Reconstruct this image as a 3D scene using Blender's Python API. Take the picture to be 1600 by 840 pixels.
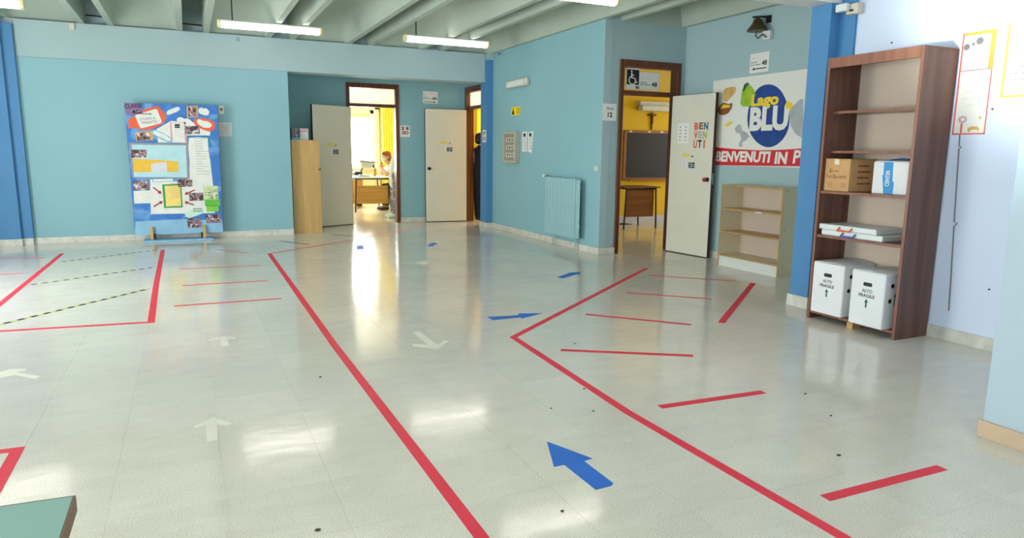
import bpy, bmesh, math, random
from mathutils import Vector, Matrix

for _o in list(bpy.data.objects):
    bpy.data.objects.remove(_o, do_unlink=True)
scene = bpy.context.scene
COL = scene.collection
random.seed(7)

# ------------------------------------------------------------------ camera
CAM_H = 1.30
EXPOSURE, HALL_DAY, MID_FILL, REAR_FILL, TUBE, GLINT = 1.13, 275, 205, 70, 5.6, 6500
YAW, PITCH, ROLL, FOCAL = .436013, .167387, .0113228, 1077.0
_fw = Vector((math.sin(YAW) * math.cos(PITCH), math.cos(YAW) * math.cos(PITCH), -math.sin(PITCH)))
_r = Vector((math.cos(YAW), -math.sin(YAW), 0))
_u = _r.cross(_fw)
_r2 = math.cos(ROLL) * _r + math.sin(ROLL) * _u
_u2 = -math.sin(ROLL) * _r + math.cos(ROLL) * _u
cam_data = bpy.data.cameras.new('camera')
cam_data.sensor_width = 36
cam_data.sensor_fit = 'HORIZONTAL'
cam_data.lens = FOCAL / 1600 * 36
cam_data.clip_start = .05
cam = bpy.data.objects.new('camera', cam_data)
COL.objects.link(cam)
cam.matrix_world = Matrix(((_r2.x, _u2.x, -_fw.x, 0), (_r2.y, _u2.y, -_fw.y, 0), (_r2.z, _u2.z, -_fw.z, CAM_H), (0, 0, 0, 1)))
scene.camera = cam

# ------------------------------------------------------------------ world, daylight, exposure
scene.view_settings.view_transform = 'Standard'
scene.view_settings.look = 'None'
scene.view_settings.gamma = 1
scene.view_settings.use_curve_mapping = False
scene.view_settings.exposure = EXPOSURE
world = bpy.data.worlds.new('world')
scene.world = world
world.use_nodes = True
_bg = world.node_tree.nodes['Background']
_bg.inputs[0].default_value = (.80, .90, 1, 1)
_bg.inputs[1].default_value = 2.2
scene.cycles.use_denoising = True
scene.cycles.max_bounces = 8
scene.cycles.diffuse_bounces = 5
scene.cycles.transparent_max_bounces = 12
scene.cycles.sample_clamp_indirect = 8

def area_light(name, loc, normal, sx, sy, power, rgb):
    d = bpy.data.lights.new(name, 'AREA')
    d.shape = 'RECTANGLE'; d.size = sx; d.size_y = sy; d.energy = power; d.color = rgb
    o = bpy.data.objects.new(name, d); COL.objects.link(o)
    o.location = loc
    o.rotation_euler = Vector(normal).to_track_quat('-Z', 'Y').to_euler()
    return o
# daylight at the windows of the hall (left of the camera) and of the three classrooms; plus two added fills for the hall
area_light('daylight_hall', (-3.62, .35, 1.10), (1, .10, .14), 1.9, 5.2, HALL_DAY, (.86, .90, 1.0))
area_light('fill_hall_middle', (-3.62, 6.9, 1.25), (1, 0, .05), 1.9, 3.8, MID_FILL, (1.0, .97, 1.0))  # added fill light for the middle of the hall, not a known source
area_light('fill_rear', (0, -3.9, 1.5), (0, 1, .06), 5.0, 1.9, REAR_FILL, (1.0, .97, 1.0))  # added fill light from behind the viewer for surfaces facing the camera
area_light('daylight_classroom_far', (3.1, 17.95, 1.7), (0, -1, -.1), 3.0, 1.6, 460, (.95, .98, 1.0))
area_light('daylight_classroom_middle', (9.4, 13.2, 1.6), (-1, 0, -.1), 1.6, 2.4, 150, (1.0, .97, .9))
area_light('daylight_classroom_near', (11.4, 9.4, 1.6), (-1, 0, -.1), 1.6, 2.4, 26, (1.0, .96, .9))

# sunlight thrown back up by the pale paving outside the window beside the viewer
_sd = bpy.data.lights.new('sun_glint', 'SPOT'); _sd.energy = GLINT; _sd.color = (.93, .96, 1.0)
_sd.spot_size = math.radians(19); _sd.spot_blend = 1.0; _sd.shadow_soft_size = .25
_so = bpy.data.objects.new('sun_glint', _sd); COL.objects.link(_so)
_so.location = (-4.2, 1.75, .45)
_so.rotation_euler = (Vector((4.885, 2.30, 2.70)) - Vector(_so.location)).to_track_quat('-Z', 'Y').to_euler()

# ------------------------------------------------------------------ materials
def lin(c):
    c = c / 255
    return c / 12.92 if c <= .04045 else ((c + .055) / 1.055) ** 2.4
def L(rgb):
    return (lin(rgb[0]), lin(rgb[1]), lin(rgb[2]), 1)
MATS = {}
def nodes_of(name):
    m = bpy.data.materials.new(name)
    m.use_nodes = True
    MATS[name] = m
    nt = m.node_tree
    return m, nt, nt.nodes, nt.links, nt.nodes['Principled BSDF']
def mat(name, rgb, rough=.6, var=.05, scale=6, bump=0, metal=0, stretch=None, spec=.4, bscale=None):
    """plain surface with procedural mottling"""
    m, nt, N, K, P = nodes_of(name)
    tc = N.new('ShaderNodeTexCoord'); mp = N.new('ShaderNodeMapping')
    if stretch: mp.inputs['Scale'].default_value = stretch
    K.new(tc.outputs['Object'], mp.inputs['Vector'])
    nz = N.new('ShaderNodeTexNoise'); nz.inputs['Scale'].default_value = scale; nz.inputs['Detail'].default_value = 4
    K.new(mp.outputs[0], nz.inputs['Vector'])
    rp = N.new('ShaderNodeValToRGB')
    c = L(rgb)
    rp.color_ramp.elements[0].position = .3; rp.color_ramp.elements[1].position = .7
    rp.color_ramp.elements[0].color = tuple(max(0, v * (1 - var)) for v in c[:3]) + (1,)
    rp.color_ramp.elements[1].color = tuple(min(1, v * (1 + var)) for v in c[:3]) + (1,)
    K.new(nz.outputs['Fac'], rp.inputs[0]); K.new(rp.outputs[0], P.inputs['Base Color'])
    P.inputs['Roughness'].default_value = rough; P.inputs['Metallic'].default_value = metal
    P.inputs['Specular IOR Level'].default_value = spec
    if bump:
        n2 = N.new('ShaderNodeTexNoise'); n2.inputs['Scale'].default_value = bscale or scale * 6
        K.new(mp.outputs[0], n2.inputs['Vector'])
        b = N.new('ShaderNodeBump'); b.inputs['Strength'].default_value = bump; b.inputs['Distance'].default_value = .01
        K.new(n2.outputs['Fac'], b.inputs['Height']); K.new(b.outputs[0], P.inputs['Normal'])
    return m
def wood(name, a, b, axis='Z', rough=.45, scale=18):
    m, nt, N, K, P = nodes_of(name)
    tc = N.new('ShaderNodeTexCoord'); mp = N.new('ShaderNodeMapping')
    s = {'X': (.06, 1, 1), 'Y': (1, .06, 1), 'Z': (1, 1, .06)}[axis]
    mp.inputs['Scale'].default_value = s
    K.new(tc.outputs['Object'], mp.inputs['Vector'])
    nz = N.new('ShaderNodeTexNoise'); nz.inputs['Scale'].default_value = scale; nz.inputs['Detail'].default_value = 6
    nz.inputs['Distortion'].default_value = .4
    K.new(mp.outputs[0], nz.inputs['Vector'])
    rp = N.new('ShaderNodeValToRGB'); rp.color_ramp.elements[0].position = .35; rp.color_ramp.elements[1].position = .68
    rp.color_ramp.elements[0].color = L(a); rp.color_ramp.elements[1].color = L(b)
    K.new(nz.outputs['Fac'], rp.inputs[0]); K.new(rp.outputs[0], P.inputs['Base Color'])
    P.inputs['Roughness'].default_value = rough
    return m
def emit(name, rgb, strength):
    m, nt, N, K, P = nodes_of(name)
    P.inputs['Base Color'].default_value = L(rgb)
    P.inputs['Emission Color'].default_value = L(rgb)
    P.inputs['Emission Strength'].default_value = strength
    return m
def pane(name, rgb, frost):
    """window pane: mostly see-through, a little gloss, some frosting"""
    m, nt, N, K, P = nodes_of(name)
    out = N['Material Output']
    tr = N.new('ShaderNodeBsdfTransparent'); tr.inputs[0].default_value = L(rgb)
    P.inputs['Base Color'].default_value = L(rgb); P.inputs['Roughness'].default_value = .08
    P.inputs['Transmission Weight'].default_value = 0
    tl = N.new('ShaderNodeBsdfTranslucent'); tl.inputs[0].default_value = L(rgb)
    gl = N.new('ShaderNodeBsdfGlossy'); gl.inputs['Roughness'].default_value = .05
    m1 = N.new('ShaderNodeMixShader'); m1.inputs[0].default_value = frost
    K.new(tr.outputs[0], m1.inputs[1]); K.new(tl.outputs[0], m1.inputs[2])
    m2 = N.new('ShaderNodeMixShader'); m2.inputs[0].default_value = .05
    K.new(m1.outputs[0], m2.inputs[1]); K.new(gl.outputs[0], m2.inputs[2])
    K.new(m2.outputs[0], out.inputs['Surface'])
    return m
def terrazzo(name):
    m, nt, N, K, P = nodes_of(name)
    g = N.new('ShaderNodeNewGeometry')
    # tone of each tile from its place in the grid
    sn = N.new('ShaderNodeVectorMath'); sn.operation = 'SUBTRACT'; sn.inputs[1].default_value = (TX0, TY0, 0)
    K.new(g.outputs['Position'], sn.inputs[0])
    dv = N.new('ShaderNodeVectorMath'); dv.operation = 'SCALE'; dv.inputs['Scale'].default_value = 1 / TILE
    K.new(sn.outputs[0], dv.inputs[0])
    fl = N.new('ShaderNodeVectorMath'); fl.operation = 'FLOOR'; K.new(dv.outputs[0], fl.inputs[0])
    wn = N.new('ShaderNodeTexWhiteNoise'); wn.noise_dimensions = '2D'; K.new(fl.outputs[0], wn.inputs['Vector'])
    big = N.new('ShaderNodeTexNoise'); big.inputs['Scale'].default_value = 1.3; big.inputs['Detail'].default_value = 5
    K.new(g.outputs['Position'], big.inputs['Vector'])
    spk = N.new('ShaderNodeTexNoise'); spk.inputs['Scale'].default_value = 210; spk.inputs['Detail'].default_value = 3
    K.new(g.outputs['Position'], spk.inputs['Vector'])
    rp = N.new('ShaderNodeValToRGB')
    e = rp.color_ramp.elements
    e[0].position = .28; e[0].color = L((180, 174, 160)); e[1].position = .60; e[1].color = L((221, 215, 204))
    K.new(spk.outputs['Fac'], rp.inputs[0])
    a1 = N.new('ShaderNodeMath'); a1.operation = 'MULTIPLY_ADD'; a1.inputs[1].default_value = .05; a1.inputs[2].default_value = .90
    K.new(wn.outputs['Value'], a1.inputs[0])
    a2 = N.new('ShaderNodeMath'); a2.operation = 'MULTIPLY_ADD'; a2.inputs[1].default_value = .22; K.new(big.outputs['Fac'], a2.inputs[0]); K.new(a1.outputs[0], a2.inputs[2])
    mp = N.new('ShaderNodeMapping'); mp.inputs['Scale'].default_value = (1, 2.2, 1); K.new(g.outputs['Position'], mp.inputs['Vector'])
    mid = N.new('ShaderNodeTexNoise'); mid.inputs['Scale'].default_value = 4.5; mid.inputs['Detail'].default_value = 7; mid.inputs['Roughness'].default_value = .65
    K.new(mp.outputs[0], mid.inputs['Vector'])
    a4 = N.new('ShaderNodeMath'); a4.operation = 'MULTIPLY_ADD'; a4.inputs[1].default_value = .24; a4.inputs[2].default_value = -.12
    K.new(mid.outputs['Fac'], a4.inputs[0])
    a5 = N.new('ShaderNodeMath'); a5.operation = 'ADD'; K.new(a2.outputs[0], a5.inputs[0]); K.new(a4.outputs[0], a5.inputs[1])
    a2 = a5
    sc = N.new('ShaderNodeVectorMath'); sc.operation = 'SCALE'
    K.new(rp.outputs[0], sc.inputs[0]); K.new(a2.outputs[0], sc.inputs['Scale'])
    K.new(sc.outputs[0], P.inputs['Base Color'])
    rr = N.new('ShaderNodeMapRange'); rr.inputs['To Min'].default_value = .02; rr.inputs['To Max'].default_value = .22
    K.new(mid.outputs['Fac'], rr.inputs['Value']); K.new(rr.outputs[0], P.inputs['Roughness'])
    P.inputs['Specular IOR Level'].default_value = .5
    wv = N.new('ShaderNodeTexNoise'); wv.inputs['Scale'].default_value = 7; wv.inputs['Detail'].default_value = 5
    K.new(g.outputs['Position'], wv.inputs['Vector'])
    bp = N.new('ShaderNodeBump'); bp.inputs['Strength'].default_value = .05; bp.inputs['Distance'].default_value = .02
    K.new(wv.outputs['Fac'], bp.inputs['Height']); K.new(bp.outputs[0], P.inputs['Normal'])
    return m
def marble(name, a, b):
    m, nt, N, K, P = nodes_of(name)
    g = N.new('ShaderNodeTexCoord')
    nz = N.new('ShaderNodeTexNoise'); nz.inputs['Scale'].default_value = 5; nz.inputs['Detail'].default_value = 8; nz.inputs['Distortion'].default_value = 1.6
    K.new(g.outputs['Object'], nz.inputs['Vector'])
    rp = N.new('ShaderNodeValToRGB'); rp.color_ramp.elements[0].position = .35; rp.color_ramp.elements[1].position = .6
    rp.color_ramp.elements[0].color = L(a); rp.color_ramp.elements[1].color = L(b)
    K.new(nz.outputs['Fac'], rp.inputs[0]); K.new(rp.outputs[0], P.inputs['Base Color'])
    P.inputs['Roughness'].default_value = .35
    return m
def blotch(name, cols, scale):
    """small printed photograph: blotches of a few colours"""
    m, nt, N, K, P = nodes_of(name)
    g = N.new('ShaderNodeTexCoord')
    nz = N.new('ShaderNodeTexNoise'); nz.inputs['Scale'].default_value = scale; nz.inputs['Detail'].default_value = 1.5; nz.inputs['Distortion'].default_value = 1.2
    K.new(g.outputs['Object'], nz.inputs['Vector'])
    rp = N.new('ShaderNodeValToRGB'); rp.color_ramp.interpolation = 'LINEAR'
    e = rp.color_ramp.elements
    while len(e) < len(cols): e.new(.5)
    for i, c in enumerate(cols):
        e[i].position = .30 + .42 * i / len(cols) if i else 0
        e[i].color = L(c)
    K.new(nz.outputs['Fac'], rp.inputs[0]); K.new(rp.outputs[0], P.inputs['Base Color'])
    P.inputs['Roughness'].default_value = .5
    return m

# ------------------------------------------------------------------ geometry helpers (world metres)
class G:
    def __init__(s): s.v = []; s.f = []; s.mi = []
    def add(s, v, f, mi=0):
        n = len(s.v); s.v += [tuple(p) for p in v]
        s.f += [tuple(i + n for i in q) for q in f]; s.mi += [mi] * len(f)
        return s
    def hexa(s, p, mi=0):
        return s.add(p, [(0, 3, 2, 1), (4, 5, 6, 7), (0, 1, 5, 4), (1, 2, 6, 5), (2, 3, 7, 6), (3, 0, 4, 7)], mi)
    def box(s, x0, x1, y0, y1, z0, z1, mi=0):
        return s.hexa([(x0, y0, z0), (x1, y0, z0), (x1, y1, z0), (x0, y1, z0), (x0, y0, z1), (x1, y0, z1), (x1, y1, z1), (x0, y1, z1)], mi)
    def fbox(s, F, a0, a1, b0, b1, c0, c1, mi=0):
        p = [(a0, b0, c0), (a1, b0, c0), (a1, b1, c0), (a0, b1, c0), (a0, b0, c1), (a1, b0, c1), (a1, b1, c1), (a0, b1, c1)]
        return s.hexa([F(*q) for q in p], mi)
    def prism(s, F, pts, d0, d1, mi=0):
        """polygon pts (a, c) in the plane of F, from depth d0 to d1 (towards the viewer = negative depth)"""
        n = len(pts)
        v = [F(a, d0, c) for a, c in pts] + [F(a, d1, c) for a, c in pts]
        f = [tuple(range(n)), tuple(range(2 * n - 1, n - 1, -1))]
        f += [(i, i + n, (i + 1) % n + n, (i + 1) % n) for i in range(n)]
        return s.add(v, f, mi)
    def tube(s, pts, r, n=8, mi=0, cap=True):
        pts = [Vector(p) for p in pts]; rs = r if isinstance(r, (list, tuple)) else [r] * len(pts)
        vs = []; fs = []; ref = None
        for i, p in enumerate(pts):
            t = (pts[min(i + 1, len(pts) - 1)] - pts[max(i - 1, 0)]).normalized()
            if ref is None: ref = Vector((0, 0, 1)) if abs(t.z) < .9 else Vector((1, 0, 0))
            a = t.cross(ref).normalized(); b = a.cross(t).normalized(); ref = b
            for k in range(n):
                w = 2 * math.pi * k / n
                vs.append(p + rs[i] * (math.cos(w) * a + math.sin(w) * b))
        for i in range(len(pts) - 1):
            for k in range(n):
                fs.append((i * n + k, i * n + (k + 1) % n, (i + 1) * n + (k + 1) % n, (i + 1) * n + k))
        if cap:
            fs.append(tuple(range(n - 1, -1, -1))); m = (len(pts) - 1) * n; fs.append(tuple(range(m, m + n)))
        return s.add(vs, fs, mi)
    def lathe(s, o, axis, prof, n=16, mi=0):
        """prof: (distance along axis, radius)"""
        o = Vector(o); ax = Vector(axis).normalized()
        return s.tube([o + ax * d for d, r in prof], [max(r, .0004) for d, r in prof], n, mi) if len(prof) > 1 else s
    def ball(s, c, rx, ry, rz, n=12, m=8, mi=0):
        c = Vector(c); vs = []; fs = []
        for i in range(m + 1):
            t = math.pi * i / m
            for k in range(n):
                w = 2 * math.pi * k / n
                vs.append(c + Vector((rx * math.sin(t) * math.cos(w), ry * math.sin(t) * math.sin(w), rz * math.cos(t))))
        for i in range(m):
            for k in range(n):
                fs.append((i * n + k, (i + 1) * n + k, (i + 1) * n + (k + 1) % n, i * n + (k + 1) % n))
        return s.add(vs, fs, mi)
ORG = {}
def link(name, me, parent, origin):
    o = bpy.data.objects.new(name, me); COL.objects.link(o)
    if parent is not None:
        o.parent = parent; ORG[o] = ORG[parent]
    else:
        o.location = origin; ORG[o] = Vector(origin)
    return o
def obj(name, g, m, parent=None, smooth=False, bevel=0, origin=None, seg=1):
    vs = [Vector(p) for p in g.v]
    if parent is not None: og = ORG[parent]
    elif origin is not None: og = Vector(origin)
    else:
        og = Vector(((min(p.x for p in vs) + max(p.x for p in vs)) / 2, (min(p.y for p in vs) + max(p.y for p in vs)) / 2, min(p.z for p in vs)))
    me = bpy.data.meshes.new(name)
    me.from_pydata([p - og for p in vs], [], g.f)
    ms = m if isinstance(m, (list, tuple)) else [m]
    for x in ms: me.materials.append(MATS[x])
    if len(ms) > 1:
        for p, i in zip(me.polygons, g.mi): p.material_index = i
    bm = bmesh.new(); bm.from_mesh(me)
    bmesh.ops.recalc_face_normals(bm, faces=bm.faces)
    if bevel:
        ed = [e for e in bm.edges if len(e.link_faces) == 2 and e.calc_face_angle(0) > .6]
        bmesh.ops.bevel(bm, geom=ed, offset=bevel, segments=seg, affect='EDGES', profile=.5, clamp_overlap=True)
    bm.to_mesh(me); bm.free()
    if smooth:
        for p in me.polygons: p.use_smooth = True
        try: me.set_sharp_from_angle(angle=math.radians(42))
        except Exception: pass
    return link(name, me, parent, og)
def tag(o, label=None, cat=None, group=None, kind=None):
    if label: o['label'] = label
    if cat: o['category'] = cat
    if group: o['group'] = group
    if kind: o['kind'] = kind
    return o
def thing(name, label, cat, loc, group=None, kind=None):
    o = bpy.data.objects.new(name, None); COL.objects.link(o)
    o.empty_display_size = .1
    o.location = loc; ORG[o] = Vector(loc)
    return tag(o, label, cat, group, kind)
def struct(name, g, m, label, cat, **k):
    return tag(obj(name, g, m, **k), label, cat, kind='structure')
# planes: FY(y) a wall seen along +Y (a = x); FX(x) a wall seen along +X (a = y); depth counts away from the viewer
def FY(y): return lambda a, d, c: (a, y + d, c)
def FX(x): return lambda a, d, c: (x + d, a, c)
def FP(p, u):
    """free-standing vertical plane through p along unit vector u (2D); depth along the normal"""
    u = Vector((u[0], u[1], 0)).normalized(); n = Vector((-u.y, u.x, 0)); p = Vector((p[0], p[1], 0))
    return lambda a, d, c: tuple(p + u * a + n * d + Vector((0, 0, c)))
_font = {}
def lettering(s, F, a0, a1, c0, c1, m, parent, d=-.0022, flip=False, bold=0, shear=0, name='lettering', rot=0):
    """raised print fitted into a0..a1 x c0..c1 of plane F; flip where a runs to the viewer's left"""
    cu = bpy.data.curves.new('t', 'FONT'); cu.body = s; cu.size = 1; cu.offset = bold; cu.shear = shear
    cu.align_x = 'LEFT'; cu.resolution_u = 3; cu.fill_mode = 'BOTH'
    t = bpy.data.objects.new('t', cu); COL.objects.link(t)
    dg = bpy.context.evaluated_depsgraph_get()
    me0 = bpy.data.meshes.new_from_object(t.evaluated_get(dg))
    vs = [v.co.copy() for v in me0.vertices]; fs = [tuple(p.vertices) for p in me0.polygons]
    bpy.data.objects.remove(t); bpy.data.curves.remove(cu); bpy.data.meshes.remove(me0)
    x0 = min(v.x for v in vs); x1 = max(v.x for v in vs); y0 = min(v.y for v in vs); y1 = max(v.y for v in vs)
    g = G(); w = []
    ca, cc = (a0 + a1) / 2, (c0 + c1) / 2
    for v in vs:
        p = (v.x - x0) / (x1 - x0); q = (v.y - y0) / (y1 - y0)
        if flip: p = 1 - p
        a = a0 + p * (a1 - a0); c = c0 + q * (c1 - c0)
        if rot:
            da, dc = a - ca, c - cc
            a = ca + da * math.cos(rot) - dc * math.sin(rot); c = cc + da * math.sin(rot) + dc * math.cos(rot)
        w.append(F(a, d, c))
    g.add(w, fs)
    return obj(name, g, m, parent)
def strokes(F, a0, a1, c0, c1, rows, m, parent, d=-.0022, seed=1, fill=.75, name='print_lines', t=.42):
    """lines of print too small to read: short bars in rows"""
    rnd = random.Random(seed); g = G(); h = (c1 - c0) / rows; w = a1 - a0
    for r in range(rows):
        z = c1 - (r + .5) * h; a = 0
        end = fill + (1 - fill) * rnd.random()
        while a < end:
            l = min(.04 + .12 * rnd.random(), end - a)
            g.fbox(F, a0 + a * w, a0 + (a + l) * w, d, 0, z - h * t / 2, z + h * t / 2)
            a += l + .03
    return tag(obj(name, g, m, parent), kind='stuff')
def sheet(name, label, cat, F, a0, a1, c0, c1, m, group=None, t=.0008):
    """a paper fixed to plane F"""
    g = G().fbox(F, a0, a1, -t - .0006, -.0006, c0, c1)
    return tag(obj(name, g, m), label, cat, group)
# ------------------------------------------------------------------ the materials of the place
TILE, TX0, TY0 = .39, .05, 1.855
mat('wall_blue', (136, 180, 190), .75, .02, 1.2, .04, bscale=90)
mat('wall_pale', (160, 184, 190), .75, .02, 1.2, .04, bscale=90)
mat('wall_niche', (160, 186, 192), .75, .02, 1.2, .04, bscale=90)
mat('column_blue', (74, 132, 182), .6, .03, 2, .04, bscale=80)
mat('wall_yellow', (226, 190, 40), .8, .03, 2)
mat('wall_cream', (225, 222, 205), .8, .03, 2)
mat('wall_corner', (168, 184, 197), .75, .02, 1.2, .04, bscale=90)
mat('wall_lavender', (208, 221, 244), .75, .02, 1.2, .04, bscale=90)
mat('ceiling_green', (170, 184, 172), .8, .03, 2.5, .06, bscale=60)
mat('ceiling_slab', (160, 178, 164), .85, .04, 2.5)
mat('white_paint', (222, 224, 220), .6, .02, 3)
terrazzo('terrazzo')
mat('grout', (186, 182, 168), .9, .05, 20)
marble('marble', (192, 190, 182), (212, 210, 202))
mat('beige_base', (186, 162, 138), .6, .05, 6)
wood('door_wood', (82, 40, 18), (112, 58, 28), 'Z', .35)
mat('door_cream', (214, 212, 196), .45, .02, 3)
mat('door_edge', (58, 34, 24), .6, .05, 8)
mat('black', (18, 18, 20), .45, .1, 10)
mat('red_knob', (150, 40, 30), .35, .05, 10)
mat('chrome', (190, 190, 190), .25, .02, 10, metal=1)
mat('steel_dark', (40, 36, 36), .4, .1, 10, metal=.3)
mat('paper', (228, 228, 224), .8, .02, 10)
mat('paper_grey', (200, 204, 202), .8, .04, 10)
mat('ink', (25, 25, 28), .8, .05, 30)
mat('ink_grey', (120, 120, 122), .8, .05, 30)
mat('tape_red', (218, 60, 78), .6, .06, 5, spec=.2)
mat('tape_dark', (70, 24, 28), .7, .1, 5, spec=.08)
mat('tape_blue', (50, 108, 196), .6, .06, 5, spec=.2)
mat('tape_white', (216, 214, 202), .7, .03, 6, spec=.08)
mat('tape_yellow', (184, 182, 112), .7, .05, 5, spec=.08)
mat('tape_black', (34, 44, 38), .7, .05, 5, spec=.08)
mat('laminate_teal', (136, 174, 166), .5, .03, 5)
mat('laminate_brown', (120, 92, 72), .6, .06, 10)
wood('beech', (186, 150, 88), (204, 168, 106), 'Z', .5)
wood('desk_wood', (176, 126, 56), (196, 146, 70), 'X', .45)
wood('desk_brown', (120, 72, 36), (140, 88, 46), 'X', .45)
wood('shelf_brown', (88, 54, 44), (116, 76, 64), 'Z', .27, 14)
wood('shelf_edge', (118, 74, 54), (142, 94, 72), 'Z', .42)
mat('shelf_back', (198, 182, 166), .7, .02, 4)
mat('cab_cream', (214, 205, 176), .5, .02, 4)
mat('cab_edge', (172, 140, 88), .5, .06, 12)
mat('cab_shelf', (196, 162, 122), .5, .05, 8)
mat('cab_plinth', (214, 216, 212), .5, .03, 8)
mat('radiator', (146, 188, 194), .4, .02, 5)
mat('cardboard', (196, 154, 106), .85, .05, 10)
mat('box_white', (222, 224, 228), .6, .02, 6)
mat('box_tape_blue', (20, 140, 206), .35, .03, 8)
mat('tape_clear', (226, 214, 190), .2, .03, 8)
mat('green_ink', (30, 100, 60), .7, .05, 20)
mat('plastic_white', (214, 220, 220), .35, .02, 6)
mat('handle_orange', (226, 110, 80), .4, .03, 8)
mat('handle_blue', (84, 92, 180), .4, .03, 8)
mat('beige_plastic', (206, 200, 184), .45, .03, 8)
mat('grey_box', (176, 172, 156), .5, .04, 8)
mat('grey_inner', (150, 148, 134), .6, .05, 8)
mat('sign_yellow', (240, 208, 20), .5, .03, 8)
emit('lamp_tube', (255, 245, 238), TUBE)
mat('lamp_body', (206, 210, 206), .4, .03, 8)
mat('lamp_cap', (226, 220, 170), .4, .03, 8)
pane('pane_clear', (250, 250, 245), .06)
pane('pane_frost', (246, 246, 238), .85)
pane('pane_milky', (250, 250, 244), .35)
mat('poster_white', (226, 226, 220), .5, .015, 3)
mat('poster_red', (206, 42, 52), .5, .03, 5)
mat('poster_blue', (30, 66, 140), .5, .22, 7)
mat('poster_yellow', (238, 206, 48), .5, .05, 8)
mat('poster_green', (150, 186, 50), .5, .15, 10)
mat('poster_leaf', (46, 92, 46), .5, .1, 10)
mat('poster_tan', (206, 166, 96), .5, .18, 9)
mat('poster_brown', (140, 88, 54), .5, .2, 10)
mat('poster_grey', (168, 174, 178), .5, .1, 9)
mat('frame_orange', (238, 160, 70), .6, .06, 6)
mat('frame_red', (222, 96, 84), .6, .06, 6)
mat('frame_yellow', (244, 206, 90), .6, .05, 6)
mat('string', (124, 114, 108), .8, .1, 20)
mat('bronze', (104, 86, 56), .4, .15, 20, metal=.6)
mat('blackboard', (30, 34, 38), .55, .08, 4)
wood('board_frame', (140, 84, 40), (160, 100, 54), 'X', .45)
mat('skirting_lilac', (196, 198, 214), .6, .03, 5)
mat('curtain_yellow', (250, 232, 112), .8, .06, 5)
mat('skin', (214, 164, 134), .55, .05, 12)
mat('hair_auburn', (140, 84, 48), .6, .2, 30, stretch=(1, 1, .2))
mat('hair_dark', (30, 24, 22), .6, .2, 30)
mat('shirt_white', (232, 232, 230), .8, .03, 10)
mat('mask', (206, 222, 230), .7, .03, 10)
mat('trousers_olive', (62, 52, 34), .8, .1, 12)
mat('shoe_brown', (84, 52, 34), .5, .1, 12)
blotch('trousers_print', [(46, 44, 92), (120, 116, 160), (60, 56, 110), (206, 204, 220)], 30)
mat('polo_black', (16, 17, 20), .8, .1, 10)
mat('trousers_black', (14, 15, 22), .8, .1, 10)
mat('book_teal', (40, 96, 116), .5, .08, 10)
mat('pink_box', (206, 176, 190), .7, .05, 10)
blotch('floral', [(52, 56, 70), (110, 112, 120), (40, 44, 56), (150, 140, 140)], 30)
mat('box_cyan', (90, 160, 200), .6, .05, 10)
mat('fl_debris', (60, 56, 50), .8, .1, 20)
# collage of the notice board
blotch('b_blue', [(34, 100, 182), (44, 112, 190), (52, 118, 196), (96, 150, 208)], 4)
mat('b_pale', (136, 182, 212), .6, .1, 5)
mat('b_purple', (134, 108, 150), .7, .1, 8)
for n_, c_ in dict(b_white=(220, 222, 218), b_orange=(222, 100, 66), b_orange2=(206, 160, 96), b_pink=(206, 160, 176), b_black=(30, 32, 34), b_sky=(120, 184, 206), b_grey=(140, 146, 152), b_lightsky=(176, 212, 222), b_yellow=(226, 182, 66), b_lilac=(206, 208, 216), b_teal=(40, 128, 176), b_green=(60, 150, 84), b_cream=(232, 208, 124), b_palegreen=(196, 214, 160), b_green2=(96, 184, 66), b_green3=(124, 194, 70), b_palegreen2=(190, 222, 204), b_red=(164, 36, 50)).items():
    mat(n_, c_, .7, .06, 14)
blotch('b_photo', [(30, 26, 34), (70, 52, 66), (26, 24, 32), (176, 140, 140), (60, 50, 84), (220, 206, 206)], 13)
blotch('b_photo2', [(196, 214, 160), (90, 60, 50), (200, 216, 170), (214, 226, 190), (50, 50, 40)], 16)
# ------------------------------------------------------------------ measured outlines (metres)
TAPE = {'walkway_line':[(0.862,9.146),(0.823,4.581),(0.83,2.857),(0.833,2.007)],'walkway_far':[(0.862,9.146),(2.057,10.077),(3.682,11.671)],'corner_up':[(2.029,4.32),(4.718,6.455)],'corner_down':[(2.029,4.32),(1.958,2.788),(1.979,1.492)],'left_diag':[(-1.492,10.027),(-1.503,6.915)],'left_up':[(-0.372,9.976),(-0.356,7.408),(-0.331,5.767)],'left_low':[(-0.331,5.767),(-1.296,5.877)],'d1':[(0.277,9.736),(0.622,9.296)],'d2':[(-0.157,8.288),(0.673,8.225)],'d3':[(-0.125,7.246),(0.657,7.228)],'d4':[(-0.182,6.302),(0.677,6.289)],'r1':[(4.466,6.058),(5.118,5.437)],'r2':[(3.699,5.357),(4.262,4.819)],'r3':[(2.877,4.737),(3.459,4.123)],'r4':[(2.185,3.904),(2.924,3.45)],'r5':[(2.154,2.778),(2.831,2.738)],'r6':[(2.148,1.73),(2.83,1.719)],'r7':[(5.21,5.285),(3.72,4.082)],'e1':[(-2.087,9.832),(-1.628,9.74)],'e2':[(-1.831,8.553),(-1.639,8.58)],'f1':[(1.126,10.375),(1.463,9.878)],'f2':[(1.988,10.945),(2.293,10.51)],'n1':[(-0.818,3.491),(-0.748,3.46)],'n2':[(-0.752,3.469),(-0.744,3.119)],'s1':[(-1.335,6.073),(-0.413,7.191)],'s2':[(-1.445,7.803),(-0.403,8.52)],'s3':[(-1.403,9.289),(-0.421,9.994)]}
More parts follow.
